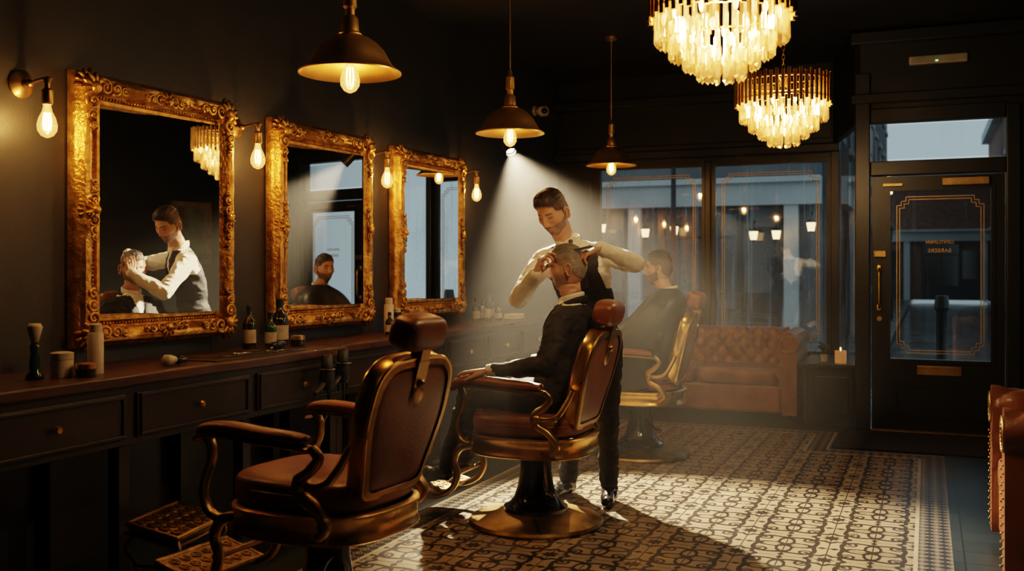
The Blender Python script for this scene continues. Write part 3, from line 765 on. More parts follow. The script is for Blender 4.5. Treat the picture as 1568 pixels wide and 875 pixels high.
    g.add(superell((.052,0,.42),(.016,.016,.016),1,1,12,8),Mb)
    g.obj('headrest_bracket',BRASSD,True,r,40)
    v,f=superell((-.005,0,.595),(.062,.130,.066),.62,.5,40,20); g=G(); g.add((v,f),Mb); g.obj('headrest_pad',leath,True,r)
    for sy in (-1,1):
        y=sy*.17; g=G()
        g.add(sweep([(-.27,y,.42),(-.36,y,.40),(-.40,y,.33),(-.38,y,.25),(-.42,y,.17),(-.52,y,.13),(-.64,y,.145),(-.68,y,.18)],[.020,.018,.016,.014],[.022,.018,.016,.012],seg=10,up=(0,1,0),sq=.6))
        g.obj('footrest_arm_%d'%(1 if sy<0 else 2),BRASSD,True,r,50)
    g=G(); Mf=Matrix.Translation((-.58,0,.175))@Matrix.Rotation(math.radians(14),4,'Y')
    g.add(boxg(-.10,.10,-.19,.19,-.008,.006),Mf)
    scrollplate(g,Mf,3,6,.056,.058,.007)
    for sy in (-1,1): g.add(capsule((-.10,sy*.19,.0),(.10,sy*.19,0),.012,.012,8),Mf)
    g.add(capsule((-.10,-.19,0),(-.10,.19,0),.014,.014,10),Mf); g.add(capsule((.10,-.19,0),(.10,.19,0),.010,.010,10),Mf)
    g.add(capsule((-.40,-.17,.25),(-.40,.17,.25),.012,.012,10))
    g.obj('footrest_plate',IRON,True,r,40)
    return r
ch=barber_chair(LEATH)
ch.location=(1.55,3.20,0); ch.rotation_euler=(0,0,math.radians(-4))
clone(ch,(1.72,4.93,0),math.radians(0)); clone(ch,(1.72,7.02,0),math.radians(3))
def footstool(x,y):
    r=empty('ornate_footstool',(x,y,0)); M=Matrix.Translation((x,y,0))@Matrix.Rotation(math.radians(10),4,'Z')
    g=G(); Mt=M@Matrix.Translation((0,0,.28))@Matrix.Rotation(math.radians(12),4,'Y')
    g.add(boxg(-.11,.11,-.18,.18,-.040,.006),Mt)
    scrollplate(g,Mt,4,6,.055,.058)
    P=[(-.115,-.185,0),(.115,-.185,0),(.115,.185,0),(-.115,.185,0)]
    for i in range(4):
        g.add(capsule(P[i],P[(i+1)%4],.012,.012,8),Mt); a_=Vector(P[i])+Vector((0,0,-.038)); b_=Vector(P[(i+1)%4])+Vector((0,0,-.038)); g.add(capsule(a_,b_,.008,.008,8),Mt)
    g.obj('scroll_plate',BRASSD,True,r,40)
    g=G()
    for sx in (-1,1):
        for sy in (-1,1):
            g.add(sweep([(sx*.10,sy*.17,.245),(sx*.12,sy*.185,.20),(sx*.09,sy*.16,.13),(sx*.09,sy*.165,.06),(sx*.11,sy*.18,.013),(sx*.12,sy*.19,.03)],[.011,.009,.012],seg=8,up=(0,1,0)),M)
    for sy in (-1,1): g.add(capsule((-.10,sy*.165,.13),(.10,sy*.165,.13),.007,.007,8),M)
    g.obj('legs',IRON,True,r,50)
footstool(.705,3.35)
# ------------------------------------------------------------------ chesterfield
def rolled(L,z0,zt,R,thick,tuft=True,nb=8):
    prof=[]; nz=22
    for i in range(nz+1): prof.append((0,z0+(zt-R-z0)*i/nz))
    for i in range(1,17):
        a=pi-(pi*1.25)*i/16; prof.append((R+R*math.cos(a),zt-R+R*math.sin(a)))
    prof.append((thick,zt-2.0*R)); prof.append((thick,.06)); prof.append((0.02,.06)); 
    nx=max(24,int(L*60)); v=[];f=[]; n=len(prof)
    a_=L/nb; b_=.17
    for ix in range(nx+1):
        x=L*ix/nx
        s=0
        for j,(py,pz) in enumerate(prof):
            if j>0: s+=math.hypot(py-prof[j-1][0],pz-prof[j-1][1])
            ny,nz_=-1,0
            if j>nz and j<=nz+16:
                ny=(py-R)/R; nz_=(pz-(zt-R))/R
            e=0
            if tuft and j<=nz+12:
                u=x/a_+s/b_; w=x/a_-s/b_
                e=.045*(abs(math.sin(pi*u))*abs(math.sin(pi*w)))**.45-.012
                if j>nz+4: 
                    fd=max(0,1-(j-nz-4)/8); pl_=abs(math.sin(pi*x/a_))**.5*.016
                    e=e*fd+(1-fd)*pl_*.5
            v.append((x,py+ny*e,pz+nz_*e))
    for i in range(nx):
        for j in range(n):
            j2=(j+1)%n; f.append((i*n+j,(i+1)*n+j,(i+1)*n+j2,i*n+j2))
    f.append(tuple(range(n))); f.append(tuple(nx*n+j for j in reversed(range(n))))
    btn=[]
    if tuft:
        for k in range(0,5):
            for i in range(0,2*nb+1):
                if (i+k)%2==0:
                    s=b_*k/2; x=a_*i/2
                    if z0+s<zt-R and .01<x<L-.01: btn.append((x,-.004,z0+s))
    return (v,f),btn
def chesterfield(name,W,D,zt,seats,nb):
    r=empty(name); T=.17; R=.085
    (vf,btn)=rolled(W-2*T,.36,zt,R,.16,True,nb)
    g=G(); Mk=Matrix.Translation((-W/2+T,D/2-.22,0)); g.add(vf,Mk); g.obj('tufted_back',LEATHD,True,r,60)
    b=G()
    for p in btn: b.add(superell(p,(.011,.007,.011),1,1,8,6),Mk)
    for sg in (1,-1):
        (vf,btn)=rolled(D-.04,.36,zt-.01,R,.15,True,4)
        if sg>0: M=Matrix.Translation((W/2-T,D/2-.02,0))@Matrix.Rotation(-pi/2,4,'Z')
        else: M=Matrix.Translation((-W/2+T,-D/2+.02,0))@Matrix.Rotation(pi/2,4,'Z')
        g=G(); g.add(vf,M); g.obj('rolled_arm_%d'%(1 if sg>0 else 2),LEATHD,True,r,60)
        for p in btn: b.add(superell(p,(.011,.007,.011),1,1,8,6),M)
        g=G(); xc=sg*(W/2-T+R); P=[(xc+(R-.012)*math.cos(a),-D/2+.015,zt-.01-R+(R-.012)*math.sin(a)) for a in [2*pi*i/20 for i in range(20)]]
        g.add(sweep(P,.006,seg=6,closed=True,up=(0,1,0),k=1)); 
        for q in range(20):
            a=2*pi*q/20; g.add(superell((xc+(R-.022)*math.cos(a),-D/2+.014,zt-.01-R+(R-.022)*math.sin(a)),(.006,.005,.006),1,1,6,4))
        for q in range(14): 
            for ss in (-1,1): g.add(superell((xc-sg*.012+ss*.055,-D/2+.014,.10+q*.034),(.006,.005,.006),1,1,6,4))
        g.obj('nailhead_trim_%d'%(1 if sg>0 else 2),BRASSD,True,r)
    b.obj('tuft_buttons',LEATHD,True,r)
    box('base_rail',(-W/2+T-.005,W/2-T+.005,-D/2+.05,D/2-.08,.07,.31),LEATHD,.02,r)
    sw=(W-2*T)/seats; g=G()
    for i in range(seats):
        g.add(superell((-W/2+T+sw*(i+.5),-.085,.38),(sw/2*1.0,(D-.24)/2,.085),.35,.3,48,16))
    g.obj('seat_cushions',LEATHD,True,r)
    g=G()
    for sx in (-1,1):
        for sy in (-1,1): g.add(lathe([(.022,0),(.035,.02),(.038,.04),(.02,.055),(.028,.07)],16,(sx*(W/2-.10),sy*(D/2-.10),0)))
    g.obj('bun_feet',WOOD,True,r)
    return r
sf=chesterfield('chesterfield_sofa',1.84,.86,.78,2,11); sf.location=(1.69,9.36,0)
ac=chesterfield('chesterfield_armchair',1.06,.90,.76,1,5); ac.location=(4.36,5.02,0); ac.rotation_euler=(0,0,-pi/2)
# ------------------------------------------------------------------ people
def head(root,pos,yaw,pitch,roll,hairc,beardc,beard,top=.02,skin=(.50,.28,.185),grey=0,fringe=.0,age=0.):
    bm=bmesh.new(); bmesh.ops.create_icosphere(bm,subdivisions=6,radius=1.0)
    me=bpy.data.meshes.new('head'); bm.to_mesh(me); bm.free()
    n=len(me.vertices); co=np.zeros(n*3); me.vertices.foreach_get('co',co); P=co.reshape(-1,3)
    x,y,z=P[:,0],P[:,1],P[:,2]
    X=.075*x; Z=.118*z; Y=np.where(y<0,-.090*np.abs(y)**.85,.102*y)
    s=np.clip(-z,0,1)
    X=X*(1-.27*s**1.4); X=X*(1+.05*np.exp(-((z-.1)/.4)**2)*(y>-.3))
    Y=np.where(y>0,Y*(1-.42*s**1.2),Y*(1-.04*s))
    def ga(cx,cy,cz,sx,sy,sz): return np.exp(-((X-cx)/sx)**2-((Y-cy)/sy)**2-((Z-cz)/sz)**2)
    fr=(Y<0)
    dY=np.zeros(n); dX=np.zeros(n)
    dY-= .014*np.exp(-((X)/.026)**2-((Z+.100)/.022)**2)*fr
    for sg in (-1,1):
        dY-= .007*np.exp(-((X-sg*.028)/.022)**2-((Z-.030)/.009)**2)*fr
        dY+= .013*np.exp(-((X-sg*.031)/.016)**2-((Z-.010)/.012)**2)*fr
        dY-= .006*np.exp(-((X-sg*.031)/.012)**2-((Z-.007)/.0065)**2)*fr
        dX+= sg*.006*ga(sg*.058,-.05,-.018,.02,.03,.02)
        dY-= .004*np.exp(-((X-sg*.040)/.016)**2-((Z+.018)/.016)**2)*fr
        dX-= sg*.006*ga(sg*.05,-.05,-.055,.02,.03,.022)
        dX+= sg*.008*ga(sg*.058,.0,-.075,.02,.04,.022)
        dY-= .007*np.exp(-((X-sg*.013)/.007)**2-((Z+.031)/.008)**2)*fr
        dX-= sg*.005*ga(sg*.066,-.05,.03,.02,.025,.025)
    t=np.clip((.028-Z)/.060,0,1)
    edge=np.clip((Z+.040)/.010,0,1)*np.clip((.040-Z)/.012,0,1)
    nz=np.where(Z>-.040,(.006+.022*t**1.1)*edge,0)
    dY-= nz*np.exp(-(X/(.0085+.004*t))**2)*fr
    dY-= .006*np.exp(-(X/.024)**2-((Z+.057)/.0055)**2)*fr
    dY-= .007*np.exp(-(X/.020)**2-((Z+.070)/.0060)**2)*fr
    dY+= .005*np.exp(-(X/.026)**2-((Z+.0635)/.0022)**2)*fr
    dY+= .004*np.exp(-(X/.02)**2-((Z+.083)/.006)**2)*fr
    X2,Y2,Z2=X+dX,Y+dY,Z
    line=np.interp(Y,[-.10,-.075,-.055,-.045,-.02,-.012,.02,.035,.06,.11],[.072,.068,.055,.030,.022,-.020,-.002,-.035,-.055,-.068])
    if age: line=line+age*np.exp(-((np.abs(X)-.045)/.02)**2)*(Y<-.03)*.02
    m=np.clip((Z-line)/.008+.5,0,1)
    topn=np.clip((Z-.045)/.05,0,1)
    nrm=np.stack([X2/.075**2,Y2/.1**2,Z2/.118**2],1); nrm/=np.linalg.norm(nrm,axis=1)[:,None]
    nv=np.array([noise.noise(Vector((a*90,b*14,c*40))) for a,b,c in zip(X,Y,Z)])
    nv2=np.array([noise.noise(Vector((a*18,b*18,c*18+5))) for a,b,c in zip(X,Y,Z)])
    th=m*(.004+top*topn**.8*(1+fringe*np.clip(-Y/.09,0,1))+.0035*nv*(.4+topn)+.004*nv2*topn)
    V=np.stack([X2,Y2,Z2],1)+nrm*th[:,None]
    bl=np.interp(Y,[-.10,-.07,-.03,-.005,.01],[-.040,-.036,-.025,.0,.03])
    bmask=np.clip((bl-Z)/.008,0,1)*np.clip((.008-Y)/.01,0,1)
    cl=1-np.exp(-((np.abs(X)-.0)/.020)**2-((Z+.0635)/.010)**2)*.95
    up_=np.clip(((np.abs(X))-.030)/.01,0,1); bmask=bmask*np.where(Z>-.046,up_,1)*cl*beard*fr
    V+=nrm*(bmask*.0025*(1+.5*nv))[:,None]
    brow=np.zeros(n)
    for sg in (-1,1): brow=np.maximum(brow,np.exp(-((X-sg*.031)/.019)**4-((Z-.031+.12*np.abs(X-sg*.025))/.0048)**2)*fr)
    col=np.tile(np.array(skin),(n,1))
    red=np.exp(-(X/.02)**2-((Z+.064)/.010)**2)*fr
    col=col*(1-.5*red[:,None])+np.array([.42,.16,.12])*.5*red[:,None]
    ck=sum(np.exp(-((X-sg*.042)/.02)**2-((Z+.02)/.02)**2) for sg in (-1,1))*fr
    col=col*(1-ck[:,None]*.15*np.array([0,1,1]))
    eye=sum(np.exp(-((X-sg*.031)/.014)**4-((Z-.006)/.0045)**2) for sg in (-1,1))*fr
    hc=np.array(hairc); hcol=hc*(1+.5*nv[:,None])
    if grey: 
        w=np.clip(.55-(Z)/.15+.3*nv2,0,1)[:,None]*grey; hcol=hcol*(1-w)+np.array([.34,.32,.29])*w
    bc=np.array(beardc)
    def mx(a,b,k): return a*(1-k[:,None])+b*k[:,None]
    col=mx(col,bc*(1+.3*nv[:,None]),np.clip(bmask*.75,0,1)); col=mx(col,hc*.8,brow*.85); col=mx(col,np.tile(np.array([.05,.03,.02]),(n,1)),np.clip(eye,0,1)*.75)
    col=mx(col,hcol,np.clip(m,0,1))
    side=np.clip(1-topn*1.6,0,1)*m*.12; col=mx(col,np.tile(np.array(skin),(n,1)),side)
    me.vertices.foreach_set('co',V.reshape(-1))
    at=me.color_attributes.new('Col','FLOAT_COLOR','POINT')
    at.data.foreach_set('color',np.concatenate([np.clip(col,0,1),np.clip(m+bmask,0,1)[:,None]],1).reshape(-1))
    me.materials.append(HEADM); me.shade_smooth(); me.update()
    M=Matrix.Translation(pos)@Matrix.Rotation(yaw,4,'Z')@Matrix.Rotation(pitch,4,'X')@Matrix.Rotation(roll,4,'Y')
    o=link(bpy.data.objects.new('head',me)); o.matrix_basis=M; adopt(root,[o])
    for sg in (-1,1):
        g=G(); Me=Matrix.Rotation(sg*math.radians(-18),3,'Z')
        c=Vector((sg*.078,.012,-.006))
        pts=[Me@Vector((sg*(.006+.004*max(0,math.cos(a))),.018*math.cos(a)*(1 if math.sin(a)>0 else .72),.031*math.sin(a)))+c for a in [2*pi*i/18 for i in range(18)]]
        g.add(sweep(pts,.0048,seg=8,closed=True,up=(1,0,0),k=2))
        g.add(superell(c+Vector((sg*.001,0,-.001)),(.007,.014,.027),1,1,14,10,Me.to_3x3()))
        e=g.obj('ear_%s'%('l' if sg>0 else 'r'),SKIN,True); e.matrix_basis=M; adopt(root,[e])
    return o
def hand(root,name,M,curl,spread=.10,thumb=(.5,.35),side=1,s=1.0,fore=None):
    g=G()
    def C(a,b,ra,rb): g.add(capsule(Vector(a)*s,Vector(b)*s,ra*s,rb*s,12),M)
    if fore is not None:
        w=M.translation; g.add(capsule(w+(Vector(fore)-w).normalized()*.05,w,.022,.021,12))
    ys=[.030,.010,-.011,-.031]; xs=[.092,.096,.092,.084]; Ls=[.070,.078,.072,.056]
    for i,(yy,xx) in enumerate(zip(ys,xs)):
        yy*=side
        C((.0,yy*.55,0),(xx,yy,0),.0155,.0115)
    C((.0,-.012*side,-.002),(.0,.012*side,-.002),.019,.019); C((.03,.02*side,-.008),(.03,-.02*side,-.008),.013,.013)
    C((.06,.025*side,-.004),(.06,-.025*side,-.004),.013,.012)
    for i in range(4):
        p=Vector((xs[i],ys[i]*side,0)); an=-0.12; yaw=(1.5-i)*spread*side; cl=curl[i]
        for k,(fr_,ra,rb) in enumerate(((.46,.0098,.0088),(.30,.0088,.0080),(.24,.0080,.0068))):
            an+=cl[k]; L=Ls[i]*fr_
            d=Vector((math.cos(an)*math.cos(yaw),math.cos(an)*math.sin(yaw),-math.sin(an)))
            q=p+d*L; C(p,q,ra*(.9 if i==3 else 1),rb*(.9 if i==3 else 1)); p=q
    p=Vector((.022,.022*side,-.008)); a=thumb[0]; dn=thumb[1]
    for k,(L,ra,rb) in enumerate(((.042,.0155,.012),(.032,.0115,.0100),(.026,.0100,.0080))):
        d=Vector((math.cos(a),math.sin(a)*side,-math.sin(dn))).normalized(); q=p+d*L; C(p,q,ra,rb); p=q; a-=.22; dn+=.08
    me=remesh(g,name,.0032,3); me.materials.append(SKIN)
    o=link(bpy.data.objects.new(name,me)); adopt(root,[o]); return o
def frame(pos,xdir,palm):
    x=Vector(xdir).normalized(); z=-Vector(palm); z=(z-x*z.dot(x)).normalized(); y=z.cross(x)
    return Matrix.Translation(pos)@Matrix((x,y,z)).transposed().to_4x4()
def body(root,name,prims,mats,voxel=.0062,wr=.006,iters=16,post=None):
    g=G(); labs=[]
    for p in prims:
        if p[0]=='c': g.add(capsule(p[1],p[2],p[3],p[4],20)); labs.append((p[5],p[1],p[2],p[3],p[4]))
        else:
            g.add(loft(p[1])); R=p[1]
            for i in range(len(R)-1):
                ra=.5*(Vector(R[i][1]).length+Vector(R[i][2]).length); rb=.5*(Vector(R[i+1][1]).length+Vector(R[i+1][2]).length)
                labs.append((p[2],R[i][0],R[i+1][0],ra,rb))
    me=remesh(g,name,voxel,iters)
    n=len(me.vertices); co=np.zeros(n*3); me.vertices.foreach_get('co',co); V=co.reshape(-1,3)
    nr=np.zeros(n*3); me.vertices.foreach_get('normal',nr); nr=nr.reshape(-1,3)
    w=np.array([noise.noise(Vector((a*9,b*9,c*14)))+.55*(1-2*abs(noise.noise(Vector((a*17,b*17,c*26))))) -.25 for a,b,c in V])
    V2=V+nr*(w*wr)[:,None]
    m=len(me.polygons); fc=np.zeros(m*3); me.polygons.foreach_get('center',fc); F=fc.reshape(-1,3)
    D=np.stack([segdist(F,l[1],l[2],l[3],l[4]) for l in labs],1); idx=np.array([l[0] for l in labs])[D.argmin(1)]
    if post: idx=post(F,idx)
    me.vertices.foreach_set('co',V2.reshape(-1))
    for k in mats: me.materials.append(k)
    me.polygons.foreach_set('material_index',idx.astype(np.int32)); me.update()
    o=link(bpy.data.objects.new(name,me)); adopt(root,[o]); return o
br=empty('standing_barber',(1.87,5.45,0))
sd=Vector((.92,.39,0)); fd=Vector((.39,-.92,0))
def rg(x,y,z,w,d,tilt=0): return ((x,y,z),sd*w+Vector((0,0,tilt)),fd*d)
tor=[rg(1.87,5.43,.84,.14,.10),rg(1.87,5.42,.93,.17,.12),rg(1.87,5.41,1.02,.155,.112),rg(1.865,5.38,1.12,.145,.105),rg(1.845,5.33,1.26,.17,.120),rg(1.825,5.28,1.36,.185,.120,.01),rg(1.815,5.26,1.43,.165,.098,.02),rg(1.805,5.245,1.475,.115,.075,.02),rg(1.80,5.235,1.50,.065,.06,.01)]
LS=(1.965,5.325,1.425); RS=(1.665,5.20,1.395)
LE=(2.19,5.195,1.375); RE=(1.60,4.97,1.185); LW=(2.055,4.985,1.455); RW=(1.755,4.83,1.315)
pr=[('l',tor,0),('c',(1.80,5.24,1.46),(1.765,5.15,1.60),.058,.056,3),
    ('c',(1.88,5.29,1.435),LS,.07,.068,0),('c',LS,LE,.064,.052,1),('c',LE,LW,.052,.036,1),
    ('c',(1.75,5.23,1.42),RS,.07,.068,0),('c',RS,RE,.064,.052,1),('c',RE,RW,.052,.036,1),
    ('c',(1.95,5.44,.90),(1.955,5.45,.50),.098,.068,2),('c',(1.955,5.45,.50),(1.945,5.52,.10),.066,.052,2),
    ('c',(1.79,5.40,.90),(1.73,5.47,.50),.098,.068,2),('c',(1.73,5.47,.50),(1.66,5.62,.10),.066,.052,2),
    ('c',(1.945,5.53,.055),(1.985,5.35,.040),.048,.036,4),('c',(1.66,5.63,.055),(1.64,5.44,.040),.048,.036,4)]
def post(F,idx):
    idx=idx.copy(); z=F[:,2]
    tor_=(idx==0)|((idx==3)&(z<1.50))
    c=np.array([1.82,5.26]); lat=(F[:,:2]-c)@np.array([.92,.39]); fw=(F[:,:2]-c)@np.array([.39,-.92])
    idx[tor_]=0
    idx[(idx==0)&(z<.97)]=2
    v=(idx==0)&(fw>0.0)&(np.abs(lat)<(z-1.26)*.36)&(z>1.26)
    arm=(np.abs(lat)>.128+.5*np.clip(1.34-z,0,1))&(z>1.24)
    near=((idx==1)&(np.abs(lat)<.125)&(z<1.40)&(fw<.10))
    idx[near]=0
    idx[(idx==0)&arm]=1
    idx[v]=1
    idx[(idx==0)&(z>1.475)]=1
    return idx
body(br,'body',pr,[VEST,WHITE,TROU,SKIN,SHOE],.0062,.009,16,post)
g=G(); g.add(sweep([(1.80+fd.x*.062,5.24+fd.y*.062,1.485),(1.822+fd.x*.108,5.268+fd.y*.108,1.40),(1.84+fd.x*.127,5.31+fd.y*.127,1.30),(1.845+fd.x*.124,5.33+fd.y*.124,1.24)],[.018,.022,.030,.03],[.006,.006],seg=8,up=sd)); g.add(superell((1.80+fd.x*.072,5.235+fd.y*.072,1.492),(.02,.014,.018),.8,.8,12,8)); g.obj('necktie',TIE,True,br)
g=G()
P=[Vector((1.793,5.222,1.512))+sd*.067*math.cos(a)+fd*.067*math.sin(a)+Vector((0,0,-.016*math.sin(a))) for a in [2*pi*i/20 for i in range(20)]]
g.add(sweep(P,[.024,.024],[.005,.005],seg=8,closed=True,up=(0,0,1),k=2))
for sg in (-1,1): g.add(superell(Vector((1.80,5.235,1.482))+fd*.072+sd*sg*.034,(.030,.006,.020),.6,.6,12,8,Matrix.Rotation(math.radians(23)+sg*.35,3,'Z')))
g.obj('shirt_collar',WHITE,True,br)
for nm,e,w in (('l',LE,LW),('r',RE,RW)):
    e=Vector(e);w=Vector(w);dv=(w-e).normalized(); g=G()
    g.add(sweep([w-dv*.045,w-dv*.02,w+dv*.008],[.040,.039,.033],seg=20,up=(0,0,1),k=3)); g.obj('cuff_'+nm,WHITE,True,br)
head(br,(1.752,5.108,1.650),math.radians(-14),math.radians(28),math.radians(-4),(.030,.018,.012),(.10,.060,.042),1.,top=.022,fringe=.5)
hand(br,'hand_l',frame(Vector(LW),(-.62,-.45,-.30),(-.35,-.2,-.9)),[(.35,.7,.4),(.45,.75,.45),(.6,.8,.5),(.75,.8,.5)],.08,(.35,.55),side=-1,s=1.0,fore=LE)
hand(br,'hand_r',frame(Vector(RW),(.35,.10,.80),(.9,.10,-.35)),[(.35,.55,.35),(.5,.75,.5),(.75,.95,.5),(.9,1.0,.6)],.05,(.35,.5),side=1,s=1.0,fore=RE)
g=G(); Mc=frame((1.955,4.90,1.445),(-.75,-.4,-.2),(0,-1,0)); g.add(boxg(-.07,.07,-.006,.006,-.0015,.0015),Mc)
for k in range(30): g.add(boxg(-.068+k*.0046,-.066+k*.0046,-.024,-.006,-.001,.001),Mc)
g.obj('comb',BLKP,False,br)
g=G(); g.add(capsule((1.79,4.84,1.41),(1.825,4.865,1.425),.003,.0015,8)); g.add(capsule((1.79,4.835,1.405),(1.828,4.86,1.42),.003,.0015,8))
for k in (0,1):
    c=Vector((1.778,4.835,1.385+.018*k)); P=[c+Vector((.011*math.cos(a),0,.011*math.sin(a))) for a in [2*pi*i/12 for i in range(12)]]; g.add(sweep(P,.0025,seg=6,closed=True,up=(0,1,0),k=1))
g.obj('scissors',CHROME,True,br)
def customer(loc,rz,suit,cape,hairc,grey,top,hx=0.):
    r=empty('seated_customer'); 
    def rg(x,z,w,d): return ((x,0,z),(0,w,0),(-d,0,0))
    tor=[rg(.13,.60,.15,.11),rg(.13,.66,.175,.135),rg(.14,.76,.165,.13),rg(.165,.88,.165,.13),rg(.19,1.0,.185,.13),rg(.20,1.07,.19,.12),rg(.205,1.12,.165,.10),rg(.205,1.155,.11,.075),rg(.205,1.18,.068,.062)]
    pr=[('l',tor,0),('c',(.205,0,1.14),(.19+hx,0,1.27),.056,.055,2)]
    for sg in (-1,1):
        if cape: sh,el,wr=(.20,sg*.17,1.075),(.16,sg*.24,.83),(-.06,sg*.12,.80)
        else: sh,el,wr=(.205,sg*.175,1.075),(.165,sg*.315,.86),(-.095,sg*.312,.837)
        pr+=[('c',(.2,sg*.10,1.09),sh,.07,.068,0),('c',sh,el,.066,.053,0),('c',el,wr,.053,.036,0)]
        pr+=[('c',(.12,sg*.09,.68),(-.33,sg*.115,.675),.088,.068,1),('c',(-.33,sg*.115,.675),(-.47,sg*.105,.29),.066,.048,1),('c',(-.475,sg*.105,.245),(-.655,sg*.115,.222),.044,.034,3)]
    def post(F,idx):
        idx=idx.copy(); z=F[:,2]
        v=(idx==0)&(F[:,0]<.16)&(np.abs(F[:,1])<(z-1.0)*.30)&(z>1.0); idx[v]=4
        rr=np.hypot(F[:,0]-.2,F[:,1])
        idx[(rr<.10)&(z>1.160)]=4; idx[(rr<.12)&(z>1.188)]=2; return idx
    body(r,'body',pr,[suit,TROU,SKIN,SHOE,WHITE],.0062,.012,16,post)
    g=G(); P=[Vector((.202+.062*math.cos(a),.064*math.sin(a),1.192+.018*math.cos(a))) for a in [2*pi*i/20 for i in range(20)]]
    g.add(sweep(P,[.020,.020],[.005,.005],seg=8,closed=True,up=(0,0,1),k=2)); g.obj('shirt_collar',WHITE,True,r)
    if not cape:
        g=G(); P=[Vector((.208+.074*math.cos(a),.078*math.sin(a),1.168+.020*math.cos(a))) for a in [-2.0+4.0*i/14 for i in range(15)]]
        g.add(sweep(P,[.012,.022,.024,.022,.012],[.007,.007],seg=8,up=(0,0,1),k=2))
        for sg in (-1,1): g.add(sweep([(.18,sg*.078,1.165),(.13,sg*.080,1.13),(.075,sg*.05,1.05),(.045,sg*.012,.94)],[.014,.028,.03,.012],[.006,.006],seg=8,up=(0,1,0)))
        g.obj('jacket_collar_and_lapels',suit,True,r)
        for sg in (-1,1):
            hand(r,'hand_%s'%('l' if sg<0 else 'r'),frame(Vector((-.135,sg*.312,.830)),(-1,0,-.10),(0,0,-1)),[(.12,.3,.2),(.14,.35,.22),(.16,.35,.22),(.2,.35,.25)],.06,(.5,.25),side=(1 if sg<0 else -1),fore=(0,sg*.312,.84))
            g=G(); g.add(sweep([(-.09,sg*.312,.836),(-.12,sg*.312,.833),(-.142,sg*.312,.831)],[.033,.032,.030],seg=20,up=(0,1,0),k=3)); g.obj('cuff_%s'%('l' if sg<0 else 'r'),WHITE,True,r)
    else:
        rings=[(.203,.072,.070,1.205),(.20,.085,.085,1.190),(.195,.115,.15,1.165),(.18,.145,.225,1.115),(.15,.175,.265,1.04),(.10,.215,.285,.95),(.04,.26,.292,.87),(-.03,.31,.295,.80),(-.08,.345,.296,.73),(-.10,.37,.296,.65),(-.105,.385,.296,.56),(-.105,.39,.296,.49)]
        v=[];f=[]; sg=96
        for k,(cx_,rx,ry,z) in enumerate(rings):
            t=k/(len(rings)-1)
            for i in range(sg):
                a=2*pi*i/sg; w=1+ (.045*t)*math.sin(a*9+2*math.sin(a*2))+(.03*t)*noise.noise(Vector((math.cos(a)*3,math.sin(a)*3,z*3)))
                if math.cos(a)>0: w=1+(w-1)*.3
                e=.8; ca,sa=math.cos(a),math.sin(a)
                v.append((cx_+rx*w*math.copysign(abs(ca)**e,ca),ry*min(w,1.0)*math.copysign(abs(sa)**e,sa),z+.02*t*math.sin(a*5)))
        for k in range(len(rings)-1):
            for i in range(sg): i2=(i+1)%sg; f.append((k*sg+i,k*sg+i2,(k+1)*sg+i2,(k+1)*sg+i))
        o=mobj('cape',v,f,CAPE,True,r); m=o.modifiers.new('s','SOLIDIFY'); m.thickness=.004
        m=o.modifiers.new('ss','SUBSURF'); m.levels=1; m.render_levels=1
    head(r,(.178+hx,0,1.345),math.radians(-74 if not cape else -84),math.radians(8 if not cape else 2),0,hairc,(.20,.17,.14) if grey else (.06,.035,.022),.75 if grey else 1.,top=top,grey=grey,age=1. if grey else 0)
    r.location=loc; r.rotation_euler=(0,0,rz)
    return r
customer((1.72,4.93,0),0,SUIT,False,(.15,.13,.11),.85,.014)
customer((1.72,7.02,0),math.radians(3),SUIT,True,(.024,.014,.009),0,.016,-.045)
# ------------------------------------------------------------------ counter-top things
ZT=.90
def bottle(x,y,prof,mat,name='hair_tonic_bottle',label=None,cap=None):
    r=empty(name,(x,y,ZT)); g=G(); g.add(lathe(prof,28,(x,y,ZT+.001))); g.obj('bottle_body',mat,True,r,40)
    R=max(p[0] for p in prof)
    if label: g=G(); g.add(lathe([(R+.001,label[0]),(R+.001,label[1])],28,(x,y,ZT))); g.obj('label',LABEL,True,r,40)
    if cap: g=G(); g.add(lathe([(cap[0],cap[1]),(cap[0],cap[2]),(cap[0]*.7,cap[2]+.004)],20,(x,y,ZT))); g.obj('cap',cap[3],True,r,40)
def tonic(x,y,h=.20,R=.033,mat=DGLASS): bottle(x,y,[(R*.95,0),(R,.006),(R,h*.55),(R*.9,h*.63),(R*.38,h*.74),(R*.36,h*.9)],mat,label=(h*.14,h*.45),cap=(R*.45,h*.86,h,BLKP))
def can(x,y,h=.17,R=.028,mat=CERAM,name='shaving_foam_can'): bottle(x,y,[(R,0),(R,h*.8),(R*.8,h*.84)],mat,name,cap=(R*.78,h*.84,h,CERAM))
can(.37,3.23,.21,.033); bottle(.34,3.08,[(.045,0),(.045,.07),(.04,.075)],CERAM,'pomade_jar',cap=(.046,.075,.10,LABEL)); bottle(.43,3.12,[(.04,0),(.04,.035)],DGLASS,'pomade_jar',cap=(.041,.035,.055,BRASS))
tonic(.15,4.56,.24,.036); tonic(.22,4.66,.20,.032,GREENG); tonic(.18,4.80,.27,.050); bottle(.30,4.93-.12,[(.04,0),(.04,.04)],DGLASS,'pomade_jar',cap=(.041,.04,.06,BRASS))
can(.20,6.03,.24,.034); tonic(.14,6.14,.20,.03); tonic(.28,5.90,.15,.028); can(.14,6.26,.16,.03,DGLASS)
for (x,y,h,R,mt) in ((.14,7.60,.20,.03,DGLASS),(.22,7.68,.24,.028,GREENG),(.12,7.76,.17,.035,DGLASS),(.24,7.84,.15,.03,DGLASS),(.14,7.94,.22,.028,DGLASS)): tonic(x,y,h,R,mt)
r=empty('folded_towel',(.28,8.1,ZT)); g=G()
